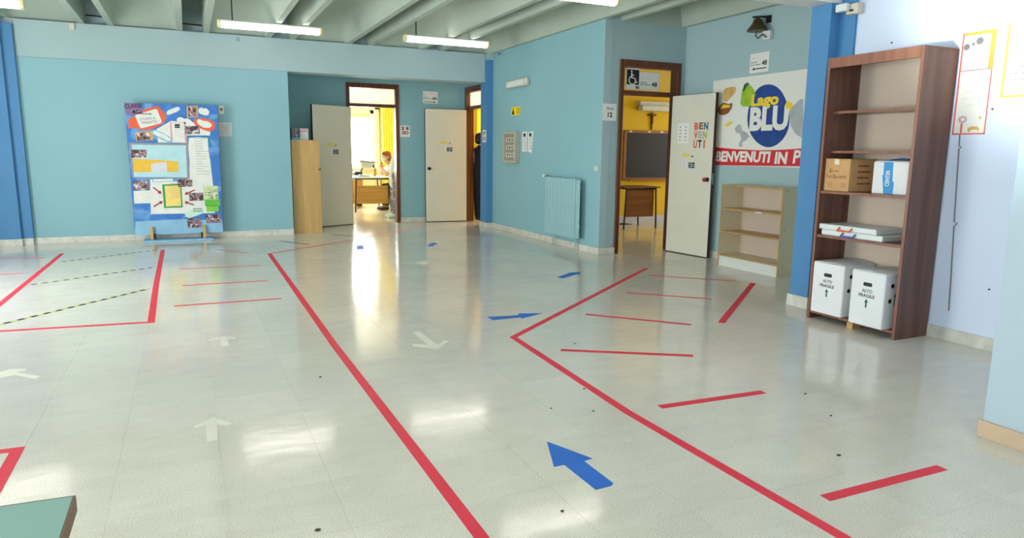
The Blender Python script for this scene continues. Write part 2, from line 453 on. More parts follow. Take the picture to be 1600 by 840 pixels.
ARROW = {'b1':[(1.409,2.626),(1.508,2.389),(1.461,2.382),(1.465,2.159),(1.444,2.145),(1.371,2.142),(1.365,2.384),(1.316,2.385)],'b2':[(2.092,4.954),(2.349,4.917),(2.381,4.972),(2.567,4.904),(2.329,4.8),(2.334,4.841),(2.095,4.838)],'b3':[(3.479,6.33),(3.681,6.47),(3.728,6.521),(3.89,6.538),(3.758,6.334),(3.774,6.395),(3.719,6.378),(3.499,6.24)],'b4':[(2.926,9.137),(3.02,9.264),(3.033,9.351),(3.169,9.481),(3.159,9.278),(3.11,9.268),(2.996,9.05)],'b5':[(1.989,9.424),(2.112,9.591),(2.144,9.388),(2.107,9.36),(2.062,9.124),(1.961,9.132),(2.022,9.391)],'w1':[(0.038,5.056),(0.128,5.105),(0.157,5.122),(0.226,5.064),(0.222,5.017),(0.176,5.036),(0.173,4.848),(0.125,4.853),(0.127,5.048),(0.047,5.025)],'w2':[(-0.056,3.448),(0.035,3.531),(0.115,3.42),(0.092,3.395),(0.051,3.436),(0.046,3.232),(-0.0,3.239),(-0.0,3.441),(-0.042,3.419)],'w3':[(-1.125,4.721),(-1.036,4.812),(-0.951,4.789),(-0.945,4.743),(-0.989,4.726),(-0.847,4.595),(-0.865,4.549),(-0.984,4.673),(-1.026,4.654),(-1.097,4.635)],'w4':[(1.312,4.431),(1.304,4.37),(1.44,4.24),(1.571,4.401),(1.543,4.423),(1.468,4.344),(1.462,4.734),(1.412,4.73),(1.409,4.369)],'w5':[(2.354,7.806),(2.543,7.932),(2.56,7.875),(2.489,7.804),(2.521,7.711),(2.402,7.584),(2.402,7.708)]}
BOARD = [('painted_strip','b_pale',1,[(-0.726,0.289),(-0.099,0.303),(0.395,0.274),(0.4,0.099),(-0.74,0.09)]),('paper_patch','b_purple',2,[(-0.75,1.91),(-0.528,1.901),(-0.544,1.769),(-0.723,1.735)]),('paper','b_white',1,[(-0.378,1.563),(-0.188,1.681),(0.09,1.672),(0.309,1.541),(0.303,1.49),(0.008,1.484),(-0.015,1.381),(-0.368,1.382)]),('paper','b_white',1,[(-0.502,0.873),(0.303,0.789),(0.304,0.38),(-0.526,0.386)]),('paper_blob','b_orange',2,[(-0.73,1.668),(-0.635,1.738),(-0.518,1.821),(-0.415,1.862),(-0.335,1.882),(-0.298,1.829),(-0.251,1.775),(-0.244,1.707),(-0.306,1.63),(-0.412,1.571),(-0.526,1.544),(-0.636,1.572),(-0.722,1.567),(-0.709,1.625)]),('paper_card','b_white',3,[(-0.606,1.753),(-0.371,1.839),(-0.35,1.827),(-0.303,1.674),(-0.316,1.646),(-0.552,1.572),(-0.579,1.586),(-0.627,1.738)]),('paper_cloud','b_white',2,[(-0.239,1.788),(-0.219,1.82),(-0.154,1.853),(-0.101,1.876),(-0.067,1.872),(-0.065,1.837),(-0.111,1.805),(-0.206,1.766),(-0.234,1.769)]),('paper_cloud','b_white',2,[(0.176,1.861),(0.203,1.878),(0.244,1.867),(0.28,1.869),(0.313,1.828),(0.296,1.776),(0.256,1.77),(0.221,1.78),(0.186,1.793),(0.17,1.82)]),('paper_cloud','b_white',2,[(-0.118,1.695),(-0.099,1.73),(-0.058,1.737),(-0.013,1.714),(0.023,1.723),(0.063,1.697),(0.101,1.654),(-0.005,1.647),(-0.075,1.649)]),('photo_mount','b_orange2',2,[(0.022,1.891),(0.165,1.902),(0.161,1.744),(0.018,1.732)]),('photo','b_photo',3,[(0.042,1.879),(0.146,1.886),(0.143,1.756),(0.037,1.748)]),('paper_oval','b_orange',2,[(0.101,1.698),(0.129,1.724),(0.201,1.735),(0.307,1.717),(0.371,1.68),(0.38,1.635),(0.365,1.577),(0.297,1.547),(0.226,1.565),(0.157,1.598),(0.112,1.641)]),('paper_cloud','b_white',3,[(0.141,1.695),(0.17,1.719),(0.222,1.695),(0.281,1.69),(0.333,1.653),(0.331,1.615),(0.288,1.595),(0.228,1.599),(0.194,1.618),(0.148,1.655)]),('sheet_border','b_pink',2,[(-0.205,1.664),(-0.004,1.67),(0.002,1.378),(-0.204,1.385)]),('sheet','b_white',3,[(-0.184,1.661),(-0.025,1.665),(-0.028,1.384),(-0.184,1.391)]),('sheet_icon','b_black',4,[(-0.145,1.637),(-0.08,1.639),(-0.081,1.588),(-0.146,1.586)]),('photo','b_photo',4,[(-0.019,1.612),(0.174,1.624),(0.172,1.509),(-0.021,1.501)]),('photo_mount','b_orange2',2,[(-0.642,1.513),(-0.425,1.54),(-0.425,1.415),(-0.637,1.393)]),('photo','b_photo',3,[(-0.627,1.501),(-0.472,1.52),(-0.468,1.414),(-0.623,1.399)]),('title_strip','b_sky',4,[(-0.439,1.542),(-0.396,1.559),(-0.28,1.505),(-0.19,1.442),(-0.194,1.381),(-0.253,1.386),(-0.363,1.447),(-0.439,1.5)]),('title_label','b_white',5,[(-0.42,1.534),(-0.391,1.541),(-0.281,1.493),(-0.204,1.431),(-0.217,1.403),(-0.252,1.408),(-0.362,1.466),(-0.422,1.505)]),('picture_frame','b_grey',2,[(-0.732,1.373),(0.011,1.372),(-0.002,0.88),(-0.719,0.896)]),('drawing','b_lightsky',3,[(-0.696,1.348),(-0.021,1.346),(-0.029,0.9),(-0.698,0.905)]),('drawing_ground','b_yellow',4,[(-0.693,1.156),(-0.384,1.141),(-0.129,1.121),(-0.14,0.973),(-0.698,0.974)]),('drawing_cloud','b_lilac',5,[(-0.481,1.081),(-0.386,1.103),(-0.282,1.114),(-0.278,0.974),(-0.479,0.974)]),('photo','b_photo',5,[(-0.706,1.28),(-0.519,1.282),(-0.527,1.172),(-0.714,1.171)]),('list_border','b_teal',2,[(-0.001,1.486),(0.306,1.492),(0.303,1.402),(0.315,1.324),(0.022,1.321)]),('list_sheet','b_white',4,[(0.024,1.451),(0.137,1.463),(0.27,1.455),(0.269,1.272),(0.286,1.142),(0.294,0.962),(0.303,0.789),(0.181,0.783),(-0.004,0.792),(0.014,1.141),(0.01,1.32)]),('photo','b_photo',4,[(-0.714,0.851),(-0.519,0.86),(-0.523,0.726),(-0.712,0.725)]),('title_strip','b_sky',3,[(-0.479,0.879),(-0.204,0.89),(-0.205,0.839),(-0.475,0.832)]),('title_label','b_white',4,[(-0.465,0.872),(-0.219,0.877),(-0.221,0.848),(-0.464,0.84)]),('photo','b_photo',5,[(-0.155,0.87),(0.033,0.88),(0.033,0.768),(-0.156,0.762)]),('sheet','b_white',3,[(-0.718,0.712),(-0.456,0.717),(-0.46,0.542),(-0.72,0.538)]),('green_frame','b_green',3,[(-0.358,0.8),(-0.115,0.808),(-0.113,0.472),(-0.353,0.466)]),('sheet','b_cream',4,[(-0.327,0.779),(-0.133,0.785),(-0.13,0.494),(-0.326,0.488)]),('photo','b_photo',4,[(-0.019,0.675),(0.165,0.678),(0.165,0.566),(-0.022,0.562)]),('green_card','b_palegreen',4,[(0.172,0.77),(0.367,0.772),(0.362,0.579),(0.175,0.577)]),('card_drawing','b_photo2',5,[(0.192,0.724),(0.356,0.729),(0.35,0.587),(0.192,0.587)]),('green_block','b_green2',5,[(0.179,0.577),(0.383,0.581),(0.382,0.485),(0.178,0.482)]),('green_block','b_green3',5,[(0.198,0.486),(0.359,0.488),(0.358,0.403),(0.198,0.401)]),('title_label','b_palegreen2',5,[(-0.096,0.395),(-0.008,0.432),(0.108,0.455),(0.148,0.382),(0.071,0.35),(-0.039,0.318),(-0.085,0.335)]),('photo','b_photo',4,[(-0.068,0.306),(0.12,0.308),(0.119,0.177),(-0.069,0.179)]),('photo','b_photo',4,[(0.178,0.354),(0.377,0.359),(0.378,0.238),(0.186,0.237)])]
BARROW = [[(-0.472,0.764),(-0.371,0.667)],[(-0.484,0.491),(-0.362,0.566)],[(0.057,0.719),(-0.08,0.656)],[(0.032,0.506),(-0.09,0.552)]]
POSTER = {'banner':[(6.921,1.395),(6.573,1.37),(6.191,1.356),(5.876,1.361),(5.571,1.377),(5.551,1.186),(6.902,1.171)],'egg':[(5.755,1.731),(5.748,1.678),(5.75,1.626),(5.762,1.577),(5.783,1.532),(5.813,1.491),(5.85,1.456),(5.891,1.428),(5.935,1.408),(5.981,1.395),(6.028,1.391),(6.077,1.395),(6.127,1.408),(6.178,1.43),(6.229,1.46),(6.276,1.498),(6.318,1.542),(6.352,1.591),(6.376,1.644),(6.39,1.7),(6.393,1.757),(6.388,1.814),(6.376,1.869),(6.359,1.92),(6.338,1.967),(6.311,2.007),(6.279,2.041),(6.241,2.068),(6.197,2.085),(6.148,2.094),(6.097,2.094),(6.045,2.086),(5.996,2.069),(5.95,2.045),(5.909,2.014),(5.873,1.977),(5.842,1.934),(5.814,1.887),(5.79,1.837),(5.77,1.784)],'pear':[(6.439,2.116),(6.368,2.101),(6.315,2.049),(6.286,1.991),(6.315,1.952),(6.328,1.883),(6.375,1.862),(6.475,1.867),(6.525,1.901),(6.521,1.972),(6.508,2.049),(6.477,2.103)],'leaf':[(6.508,2.042),(6.479,2.124),(6.431,2.144),(6.39,2.121),(6.437,2.1),(6.463,2.052)],'tan_shape':[(6.823,1.969),(6.824,2.079),(6.788,2.105),(6.641,2.116),(6.607,2.084),(6.633,2.029),(6.712,1.977),(6.772,1.934)],'brown_shape':[(6.921,1.842),(6.888,1.9),(6.815,1.937),(6.728,1.913),(6.655,1.923),(6.664,1.859),(6.718,1.803),(6.801,1.78),(6.879,1.793)],'yellow_band':[(6.865,1.884),(6.813,1.91),(6.705,1.897),(6.692,1.874),(6.809,1.863),(6.856,1.861)],'yellow_spot':[(6.773,1.659),(6.728,1.687),(6.645,1.706),(6.647,1.677),(6.704,1.649),(6.762,1.635)],'grey_shape':[(6.595,1.61),(6.538,1.666),(6.485,1.65),(6.47,1.592),(6.387,1.562),(6.333,1.519),(6.398,1.47),(6.453,1.449),(6.442,1.399),(6.503,1.394),(6.506,1.435),(6.471,1.492),(6.507,1.557),(6.559,1.563)],'grey_big':[(5.761,1.786),(5.699,1.848),(5.621,1.901),(5.58,1.903),(5.542,1.48),(5.65,1.534),(5.727,1.621)],'bird':[(5.832,1.842),(5.805,1.887),(5.744,1.877),(5.715,1.836),(5.736,1.798),(5.797,1.808)]}
# ================================================================== FLOOR
gf = G().box(-3.45, 11.6, -3.7, 18.2, -.2, -.0012)
floor = struct('floor', gf, 'grout', 'polished grey terrazzo floor of square tiles through the hall and classrooms', 'floor', origin=(0, 0, 0))
tg = G().box(-TILE / 2 + .0004, TILE / 2 - .0004, -TILE / 2 + .0004, TILE / 2 - .0004, -.0011, 0)
tile_me = None
cells = []
for i in range(-9, 30):
    for j in range(-15, 42):
        cx, cy = TX0 + (i + .5) * TILE, TY0 + (j + .5) * TILE
        if cx < -3.4 or cx > 11.4 or cy > 18.0 or cy < -3.6: continue
        ang = math.atan2(cx, cy) - YAW
        seen = cy > 1.2 and abs(ang) < .66 and not (cx > 4.8 and cy < 4.4) and not (cx > 3.3 and cy < 1.9)
        cells.append((0 if seen else 1, math.hypot(cx, cy), cx, cy))
cells.sort()
for k, (s_, d_, cx, cy) in enumerate(cells[:300]):
    if tile_me is None:
        o = obj('tile', tg, 'terrazzo', floor); tile_me = o.data
    else:
        o = bpy.data.objects.new('tile', tile_me); COL.objects.link(o); o.parent = floor; ORG[o] = ORG[floor]
    o.location = (cx, cy, 0)
rest = G()
for s_, d_, cx, cy in cells[300:]:
    h = TILE / 2 - .0004
    rest.box(cx - h, cx + h, cy - h, cy + h, -.0011, 0)
tag(obj('tile', rest, 'terrazzo', floor), kind='stuff')

# ================================================================== WALLS, COLUMNS, BEAMS
ZR, ZS = 2.935, 3.36          # underside of the ceiling ribs, ceiling slab
YB, YA, XR, YD, XN, XW, XP = 11.15, 12.42, 4.77, 7.60, 6.03, 4.885, 3.332
struct('wall_back', G().box(-3.3, 1.43, YB, YA + .12, 0, 2.46), 'wall_blue', 'light blue back wall behind the collage notice board', 'wall')
struct('trim_1', G().box(-1.95, 4.65, YB - .012, YB + .33, 2.462, ZR), 'wall_pale', 'pale blue ceiling beam across the back of the hall above the recess', 'beam', bevel=.006)
struct('trim_3', G().box(-3.3, 4.77, YB + .10, YB + .34, ZR, ZS).box(-3.3, -1.95, YB, YB + .33, 2.46, ZR), 'wall_pale', 'pale blue upper wall strip showing between the ceiling ribs', 'wall')
# left column in two steps
struct('wall_pillar_left', G().box(-2.31, -2.08, 11.02, YB, .09, ZR).box(-2.08, -1.955, 11.08, YB, .09, 2.86), 'column_blue', 'dark blue stepped column at the far left of the back wall', 'column')
struct('wall_back_corner', G().box(-3.3, -2.31, 11.06, YB - .001, .1, ZR), 'column_blue', 'dark blue wall edge beyond the stepped column at far left', 'wall')
struct('baseboard_corner', G().box(-3.3, -2.315, 11.04, 11.06, 0, .1), 'board_frame', 'brown wooden skirting at the far left corner of the hall', 'baseboard')
# recess with two classroom doors
D1a, D1b, DZ = 2.555, 3.495, 2.47
struct('wall_recess', G().box(1.43, D1a, YA, YA + .12, 0, 2.95).box(D1b, XR, YA, YA + .12, 0, 2.95).box(D1a, D1b, YA, YA + .12, DZ, 2.95), 'wall_blue', 'light blue rear wall of the recess around the classroom door', 'wall')
D2a, D2b = 11.43, 12.36
struct('wall_recess_right', G().box(XR, XR + .12, YB + .33, D2a, 0, 2.95).box(XR, XR + .12, D2b, YA + .12, 0, 2.95).box(XR, XR + .12, D2a, D2b, 2.48, 2.95), 'wall_blue', 'light blue side wall of the recess around the narrow door opening', 'wall')
struct('ceiling_recess', G().box(1.43, XR, YB + .34, YA, 2.9, 2.95), 'ceiling_green', 'pale green ceiling of the recess behind the beam', 'ceiling')
struct('wall_pillar_recess', G().box(4.65, 4.768, 11.08, 11.34, .085, 2.83), 'column_blue', 'slim mid blue column at the right end of the recess', 'column')
struct('trim_4', G().box(4.652, 4.768, 11.085, YB + .09, 2.832, ZR), 'wall_pale', 'pale block above the slim blue column under the ceiling', 'trim')
# right-hand wall with the radiator
struct('wall_right', G().box(XR, XR + .12, YD, YB + .33, 0, ZS), 'wall_blue', 'light blue wall with the radiator and the electrical box', 'wall')
D3a, D3b = 5.01, 5.965
struct('wall_door', G().box(XR + .12, D3a, YD, YD + .12, 0, ZS).box(D3b, XN + .12, YD, YD + .12, 0, ZS).box(D3a, D3b, YD, YD + .12, 2.475, ZS).box(XR + .001, XR + .12, YD - .012, YD - .0005, 0, ZS), 'wall_niche', 'grey blue wall around the open door with the wheelchair sign', 'wall')
struct('wall_niche', G().box(XN, XN + .12, 4.385, YD, 0, ZS), 'wall_niche', 'grey blue niche wall carrying the large white poster', 'wall')
struct('wall_niche_side', G().box(4.87, XN + .12, 4.27, 4.385, 0, ZS), 'wall_niche', 'grey blue side wall of the niche hidden behind the bright column', 'wall')
struct('wall_pillar_right', G().box(4.755, 4.87, 4.19, 4.385, .10, 2.51).box(4.862, XW, 4.045, 4.19, .0, ZS), 'column_blue', 'bright blue stepped column between the niche and the tall bookcase', 'column')
struct('trim_2', G().box(-3.3, 4.87, 4.19, 4.42, 2.512, ZR), 'white_paint', 'pale beam across the ceiling meeting the bright blue column', 'beam')
struct('wall_right_near', G().box(XW, XW + .12, 1.7, 4.19, 0, ZS), 'wall_lavender', 'pale blue wall behind the tall bookcase with hanging charts', 'wall')
struct('wall_pillar_near', G().box(XP, XW + .12, -.9, 1.862, 0, ZS), 'wall_corner', 'pale blue projecting wall corner at the right edge with beige skirting', 'wall')
struct('wall_near', G().box(XP, XW, -3.7, -.9, 0, ZS), 'wall_pale', 'pale blue wall behind the viewer on the right side', 'wall')
# shell behind the viewer; tall windows in the left wall near the camera
struct('wall_rear', G().box(-3.3, -2.5, -3.7, -3.58, 0, ZS).box(2.5, XP, -3.7, -3.58, 0, ZS).box(-2.5, 2.5, -3.7, -3.58, 0, .6).box(-2.5, 2.5, -3.7, -3.58, 2.4, ZS), 'wall_blue', 'light blue rear wall of the hall behind the viewer', 'wall')
W1, W2, W3 = (-2.25, .15), (.55, 2.95), (5.0, 8.8)  # the last, wide opening is added to let fill light into the hall
gl = G().box(-3.42, -3.3, -3.7, W1[0], 0, ZS).box(-3.42, -3.3, W1[1], W2[0], 0, ZS).box(-3.42, -3.3, W2[1], W3[0], 0, ZS).box(-3.42, -3.3, W3[1], YA + .12, 0, ZS)
for a, b in (W1, W2, W3): gl.box(-3.42, -3.3, a, b, 0, .12).box(-3.42, -3.3, a, b, 2.15, ZS)
struct('wall_left', gl, 'wall_blue', 'light blue left wall of the hall with tall windows beside the viewer', 'wall')
for k, (a, b) in enumerate((W1, W2, W3)):
    w = thing('window_%d' % (1, 2, 4)[k], ['tall white framed window beside the viewer, nearer the rear wall', 'tall white framed window beside the viewer, nearer the hall', 'wide white framed window added in the middle of the left wall for fill light'][k], 'window', (-3.36, (a + b) / 2, .12), kind='structure')
    F = FX(-3.38)
    obj('frame', G().fbox(F, a, a + .06, 0, .05, .12, 2.15).fbox(F, b - .06, b, 0, .05, .12, 2.15).fbox(F, a, b, 0, .05, .12, .18).fbox(F, a, b, 0, .05, 2.09, 2.15).fbox(F, (a + b) / 2 - .04, (a + b) / 2 + .04, 0, .05, .12, 2.15), 'white_paint', w)
    for s_, e_ in ((a + .06, (a + b) / 2 - .04), ((a + b) / 2 + .04, b - .06)):
        obj('pane', G().fbox(F, s_, e_, .02, .026, .18, 2.09), 'pane_clear', w)

w = thing('window_5', 'wide white framed window added in the rear wall behind the viewer for fill light', 'window', (0, -3.64, .6), kind='structure')  # unseen window, added so fill light reaches faces turned to the viewer
F = FY(-3.66)
wf = G().fbox(F, -2.5, 2.5, 0, .05, .6, .67).fbox(F, -2.5, 2.5, 0, .05, 2.33, 2.4)
for x in (-2.5, -.88, .81, 2.43): wf.fbox(F, x, x + .07, 0, .05, .67, 2.33)
obj('frame', wf, 'white_paint', w)
for x in (-2.43, -.81, .88): obj('pane', G().fbox(F, x, x + 1.55, .02, .026, .67, 2.33), 'pane_clear', w)
# skirtings
def base(name, g, label, m='marble'):
    struct(name, g, m, label, 'baseboard', bevel=.002)
base('baseboard_back', G().box(-1.955, 1.43, YB - .014, YB, 0, .085), 'pale marble skirting along the back wall behind the notice board')
base('baseboard_pillar_left', G().box(-2.32, -2.07, 11.006, 11.15, 0, .09).box(-2.07, -1.955, 11.066, 11.15, 0, .09), 'pale marble skirting around the dark blue stepped column')
base('baseboard_recess', G().box(1.43, D1a, YA - .014, YA, 0, .085).box(D1b, XR, YA - .014, YA, 0, .085), 'pale marble skirting in the recess beside the classroom doors')
base('baseboard_pillar_recess', G().box(4.637, 4.768, 11.067, 11.352, 0, .085), 'pale marble skirting round the foot of the slim blue column')
base('baseboard_right', G().box(XR - .014, XR, YD - .012, 11.065, 0, .085), 'pale marble skirting under the radiator wall')
base('baseboard_door', G().box(XR - .014, D3a, YD - .026, YD - .012, 0, .085).box(D3b, XN, YD - .014, YD, 0, .085), 'pale marble skirting beside the door with the wheelchair sign')
base('baseboard_niche', G().box(XN - .014, XN, 4.385, YD - .014, 0, .085), 'pale marble skirting along the niche wall behind the low shelf unit')
base('baseboard_pillar_right', G().box(4.737, 4.87, 4.172, 4.40, 0, .10), 'pale marble skirting round the foot of the bright blue column')
base('baseboard_right_near', G().box(XW - .016, XW, 1.862, 4.17, 0, .09), 'marbled skirting on the pale wall beside the tall bookcase')
base('baseboard_pillar_near', G().box(XP - .014, XP, -.9, 1.877, 0, .082).box(XP, XW, 1.862, 1.877, 0, .082), 'beige skirting on the wall corner at the right edge', 'beige_base')

# classrooms behind the doors
struct('wall_classroom_far', G().box(-.2, 5.6, 17.5, 17.62, 0, .88).box(-.2, 1.9, 17.5, 17.62, .88, 2.3).box(4.28, 5.6, 17.5, 17.62, .88, 2.3).box(-.2, 5.6, 17.5, 17.62, 2.3, 3), 'wall_cream', 'cream window wall at the far end of the bright classroom', 'wall')
struct('wall_classroom_far_side', G().box(4.95, 5.07, YA + .12, 17.5, 0, 3).box(-.32, -.2, YA + .12, 17.62, 0, 3), 'wall_yellow', 'yellow side wall of the bright classroom with papers', 'wall')
struct('ceiling_classroom_far', G().box(-.32, 5.6, YA, 17.62, 3, 3.1), 'wall_cream', 'cream ceiling of the bright classroom', 'ceiling')
struct('wall_classroom_middle', G().box(5.07, 9.2, 15.2, 15.32, 0, 3).box(XR + .12, 9.2, 11.27, 11.39, 0, 3).box(9.2, 9.3, 11.27, 12.0, 0, 3).box(9.2, 9.3, 14.4, 15.32, 0, 3).box(9.2, 9.3, 12, 14.4, 0, .8).box(9.2, 9.3, 12, 14.4, 2.4, 3), 'wall_yellow', 'yellow walls of the classroom behind the man in black', 'wall')
struct('ceiling_classroom_middle', G().box(XR, 9.3, 11.27, 15.32, 3, 3.1), 'wall_cream', 'cream ceiling of the classroom behind the man in black', 'ceiling')
struct('wall_classroom_near', G().box(XR + .12, 11.2, 11.13, 11.25, 0, 3).box(XN + .12, 11.2, YD - .2, YD, 0, 3).box(11.2, 11.3, YD - .2, 8.2, 0, 3).box(11.2, 11.3, 10.6, 11.25, 0, 3).box(11.2, 11.3, 8.2, 10.6, 0, .8).box(11.2, 11.3, 8.2, 10.6, 2.4, 3), 'wall_yellow', 'yellow walls of the classroom with the blackboard', 'wall')
struct('ceiling_classroom_near', G().box(XR + .12, 11.3, YD + .12, 11.25, 3, 3.1), 'wall_cream', 'cream ceiling of the classroom with the blackboard', 'ceiling')
struct('baseboard_classroom_near', G().box(XR + .12, 11.2, 11.115, 11.13, 0, .12), 'skirting_lilac', 'lilac skirting under the blackboard in the classroom', 'baseboard')
# window of the bright classroom
w = thing('window_3', 'bright white framed window at the end of the far classroom', 'window', (3.1, 17.5, .88), kind='structure')
F = FY(17.52)
wf = G().fbox(F, 1.9, 4.28, 0, .06, 2.22, 2.3).fbox(F, 1.9, 4.28, 0, .06, .88, .96)
for x in (1.9, 2.66, 3.44, 4.20): wf.fbox(F, x, x + .08, 0, .06, .88, 2.3)
obj('frame', wf, 'white_paint', w)
for x in (1.98, 2.74, 3.52): obj('pane', G().fbox(F, x, x + .68, .025, .031, .96, 2.22), 'pane_clear', w)
obj('roller_blind', G().fbox(F, 1.98, 4.2, .05, .056, 2.08, 2.22), 'wall_cream', w)
obj('window_sill', G().fbox(F, 1.85, 4.32, -.14, 0, .85, .88), 'white_paint', w)
struct('trim_5', G().box(4.30, 4.40, 17.44, 17.5, 0, 2.42).box(1.8, 4.40, 17.44, 17.5, 2.32, 2.42), 'wall_cream', 'cream casing round the window of the bright classroom', 'trim')

# ================================================================== CEILING of concrete coffers
ceil = struct('ceiling', G().box(-3.42, 6.2, -3.7, YA + .12, ZS, ZS + .12), 'ceiling_slab', 'pale green ceiling of precast concrete ribs running down the hall', 'ceiling', origin=(0, 0, ZS))
def coffer(x0, w, y0, y1, taper0, taper1):
    """upturned trough: two ribs, a curved soffit between them and sloped closed ends"""
    prof = [(.075, 0), (.085, .10), (.11, .22), (.15, .29), (.22, .33), (.34, .345)]
    inner = prof + [(w - a, h) for a, h in reversed(prof)]
    ys = []
    if taper0: ys += [(y0 + .03, 0.0), (y0 + .25, .35), (y0 + .5, .75), (y0 + .75, 1)]
    else: ys += [(y0, 1)]
    if taper1: ys += [(y1 - .95, 1), (y1 - .6, .8), (y1 - .3, .42), (y1 - .05, .04)]
    else: ys += [(y1, 1)]
    g = G(); n = len(inner)
    vs = [(x0 + a, y, ZR + h * k) for y, k in ys for a, h in inner]
    g.add(vs, [(i * n + j, i * n + j + 1, (i + 1) * n + j + 1, (i + 1) * n + j) for i in range(len(ys) - 1) for j in range(n - 1)])
    # underside round the opening, outer faces, top
    ya, yb = ys[0][0], ys[-1][0]
    a0, a1 = x0 + .075, x0 + w - .075
    for q in ([(x0, y0), (a0, y0), (a0, y1), (x0, y1)], [(a1, y0), (x0 + w, y0), (x0 + w, y1), (a1, y1)], [(a0, yb), (a1, yb), (a1, y1), (a0, y1)], [(a0, y0), (a1, y0), (a1, ya), (a0, ya)]):
        if abs(q[0][1] - q[2][1]) > 1e-4: g.add([(x, y, ZR) for x, y in q], [(0, 1, 2, 3)])
    zt = ZS - .004
    o0, o1 = x0 - .02, x0 + w + .02
    g.add([(x0, y0, ZR), (x0, y1, ZR), (o0, y1, zt), (o0, y0, zt)], [(0, 1, 2, 3)])
    g.add([(x0 + w, y0, ZR), (x0 + w, y1, ZR), (o1, y1, zt), (o1, y0, zt)], [(0, 3, 2, 1)])
    g.add([(x0, y1, ZR), (x0 + w, y1, ZR), (o1, y1, zt), (o0, y1, zt)], [(0, 1, 2, 3)])
    g.add([(x0, y0, ZR), (x0 + w, y0, ZR), (o1, y0, zt), (o0, y0, zt)], [(0, 3, 2, 1)])
    return g
for k in range(-2, 6):
    x0 = -.885 + 1.185 * k
    if x0 + .92 < -3.3: continue
    end, tp = (YB + .09, True) if k < 5 else (YD - .005, False)
    if k == 5: x0 = 5.0
    wd = .92 if k < 5 else 1.02
    obj('coffer', coffer(max(x0, -3.28), wd, 4.33, end, True, tp), 'ceiling_green', ceil, smooth=True)
    if k < 5 and x0 + .92 < XP + .0 or k < 4:
        obj('coffer', coffer(max(x0, -3.28), wd, -3.56, 4.31, True, True), 'ceiling_green', ceil, smooth=True)
# cables between the ribs at the back
for i, (xa, xb, z, lab) in enumerate(((-1.13, -.89, 3.06, 'thin black cable in the ceiling gap nearest the far left'), (.04, .30, 3.05, 'black cable in the ceiling gap above the collage board'))):
    tag(obj('ceiling_cable', G().tube([(xa - .02, YB + .09, z), ((xa + xb) / 2, YB + .085, z - .006), (xb + .02, YB + .09, z - .012)], .008, 6), 'black'), lab, 'cable')
# ================================================================== DOORS
def door_frame(root, F, a0, a1, ztop, zbar, jw, d0, d1, glass, m='door_wood'):
    for s_, e_ in ((a0, a0 + jw), (a1 - jw, a1)):
        obj('jamb', G().fbox(F, s_, e_, d0, d1, 0, ztop), m, root, bevel=.004)
    obj('head', G().fbox(F, a0 + jw, a1 - jw, d0, d1, ztop - jw - .02, ztop), m, root, bevel=.004)
    obj('transom_bar', G().fbox(F, a0 + jw, a1 - jw, d0 + .02, d1, zbar - .025, zbar + .03), m, root, bevel=.004)
    obj('transom_pane', G().fbox(F, a0 + jw, a1 - jw, .05, .056, zbar + .03, ztop - jw - .02), glass, root)
def door_leaf(root, hinge, free, ztop=2.05, knob_side=1, knob=True, th=.042, red=False):
    h, f = Vector(hinge), Vector(free)
    w = (f - h).length
    # plane whose a-axis runs to the viewer's right
    if (h.x * f.y - h.y * f.x) < 0: p, u = h, f - h; ka = w - .065
    else: p, u = f, h - f; ka = .065
    F = FP(p, u)
    leaf = obj('leaf', G().fbox(F, .004, w - .004, 0, th, .012, ztop), 'door_cream', root)
    eb = G().fbox(F, 0, .004, 0, th, .012, ztop).fbox(F, w - .004, w, 0, th, .012, ztop).fbox(F, 0, w, 0, th, .004, .012).fbox(F, 0, w, 0, th, ztop, ztop + .004)
    obj('edge_band', eb, 'door_edge', leaf)
    if knob:
        c = Vector(F(ka, 0, .99)); n = (Vector(F(ka, -1, .99)) - c)
        obj('rosette', G().lathe(c, n, [(0, .028), (.008, .028), (.010, .024)], 16), 'black', leaf, smooth=True)
        obj('knob', G().lathe(c + n * .008, n, [(0, .010), (.025, .011), (.035, .024), (.05, .028), (.062, .022), (.066, .004)], 14), 'red_knob' if red else 'black', leaf, smooth=True)
        s0 = ka + (.062 if ka > w / 2 else -.062)
        obj('latch_plate', G().fbox(F, min(s0, s0 + .004), max(s0, s0 + .004), .01, .03, .93, 1.07), 'chrome', leaf)
    return F, w
d1 = thing('door_1', 'brown framed classroom door with transom, cream leaf swung open behind the wooden cupboard', 'door', (3.0, YA, 0), kind='structure')
door_frame(d1, FY(YA), D1a, D1b, DZ, 2.09, .062, -.025, .13, 'pane_milky')
F1, w1 = door_leaf(d1, (2.615, YA - .075), (1.905, 12.008), knob=True)
d2 = thing('door_2', 'brown framed door at the slim blue column, cream leaf folded flat against the recess wall', 'door', (XR, 11.9, 0), kind='structure')
door_frame(d2, FX(XR), D2a, D2b, 2.48, 2.10, .085, -.025, .13, 'pane_frost')
F2, w2 = door_leaf(d2, (4.748, 12.262), (3.955, 12.315), ztop=2.065)
d3 = thing('door_3', 'brown framed door under the wheelchair sign, cream leaf opened towards the niche', 'door', (5.48, YD, 0), kind='structure')
door_frame(d3, FY(YD), D3a, D3b, 2.475, 2.07, .062, -.025, .13, 'pane_clear')
F3, w3 = door_leaf(d3, (5.828, 7.565), (5.912, 6.823), red=True)

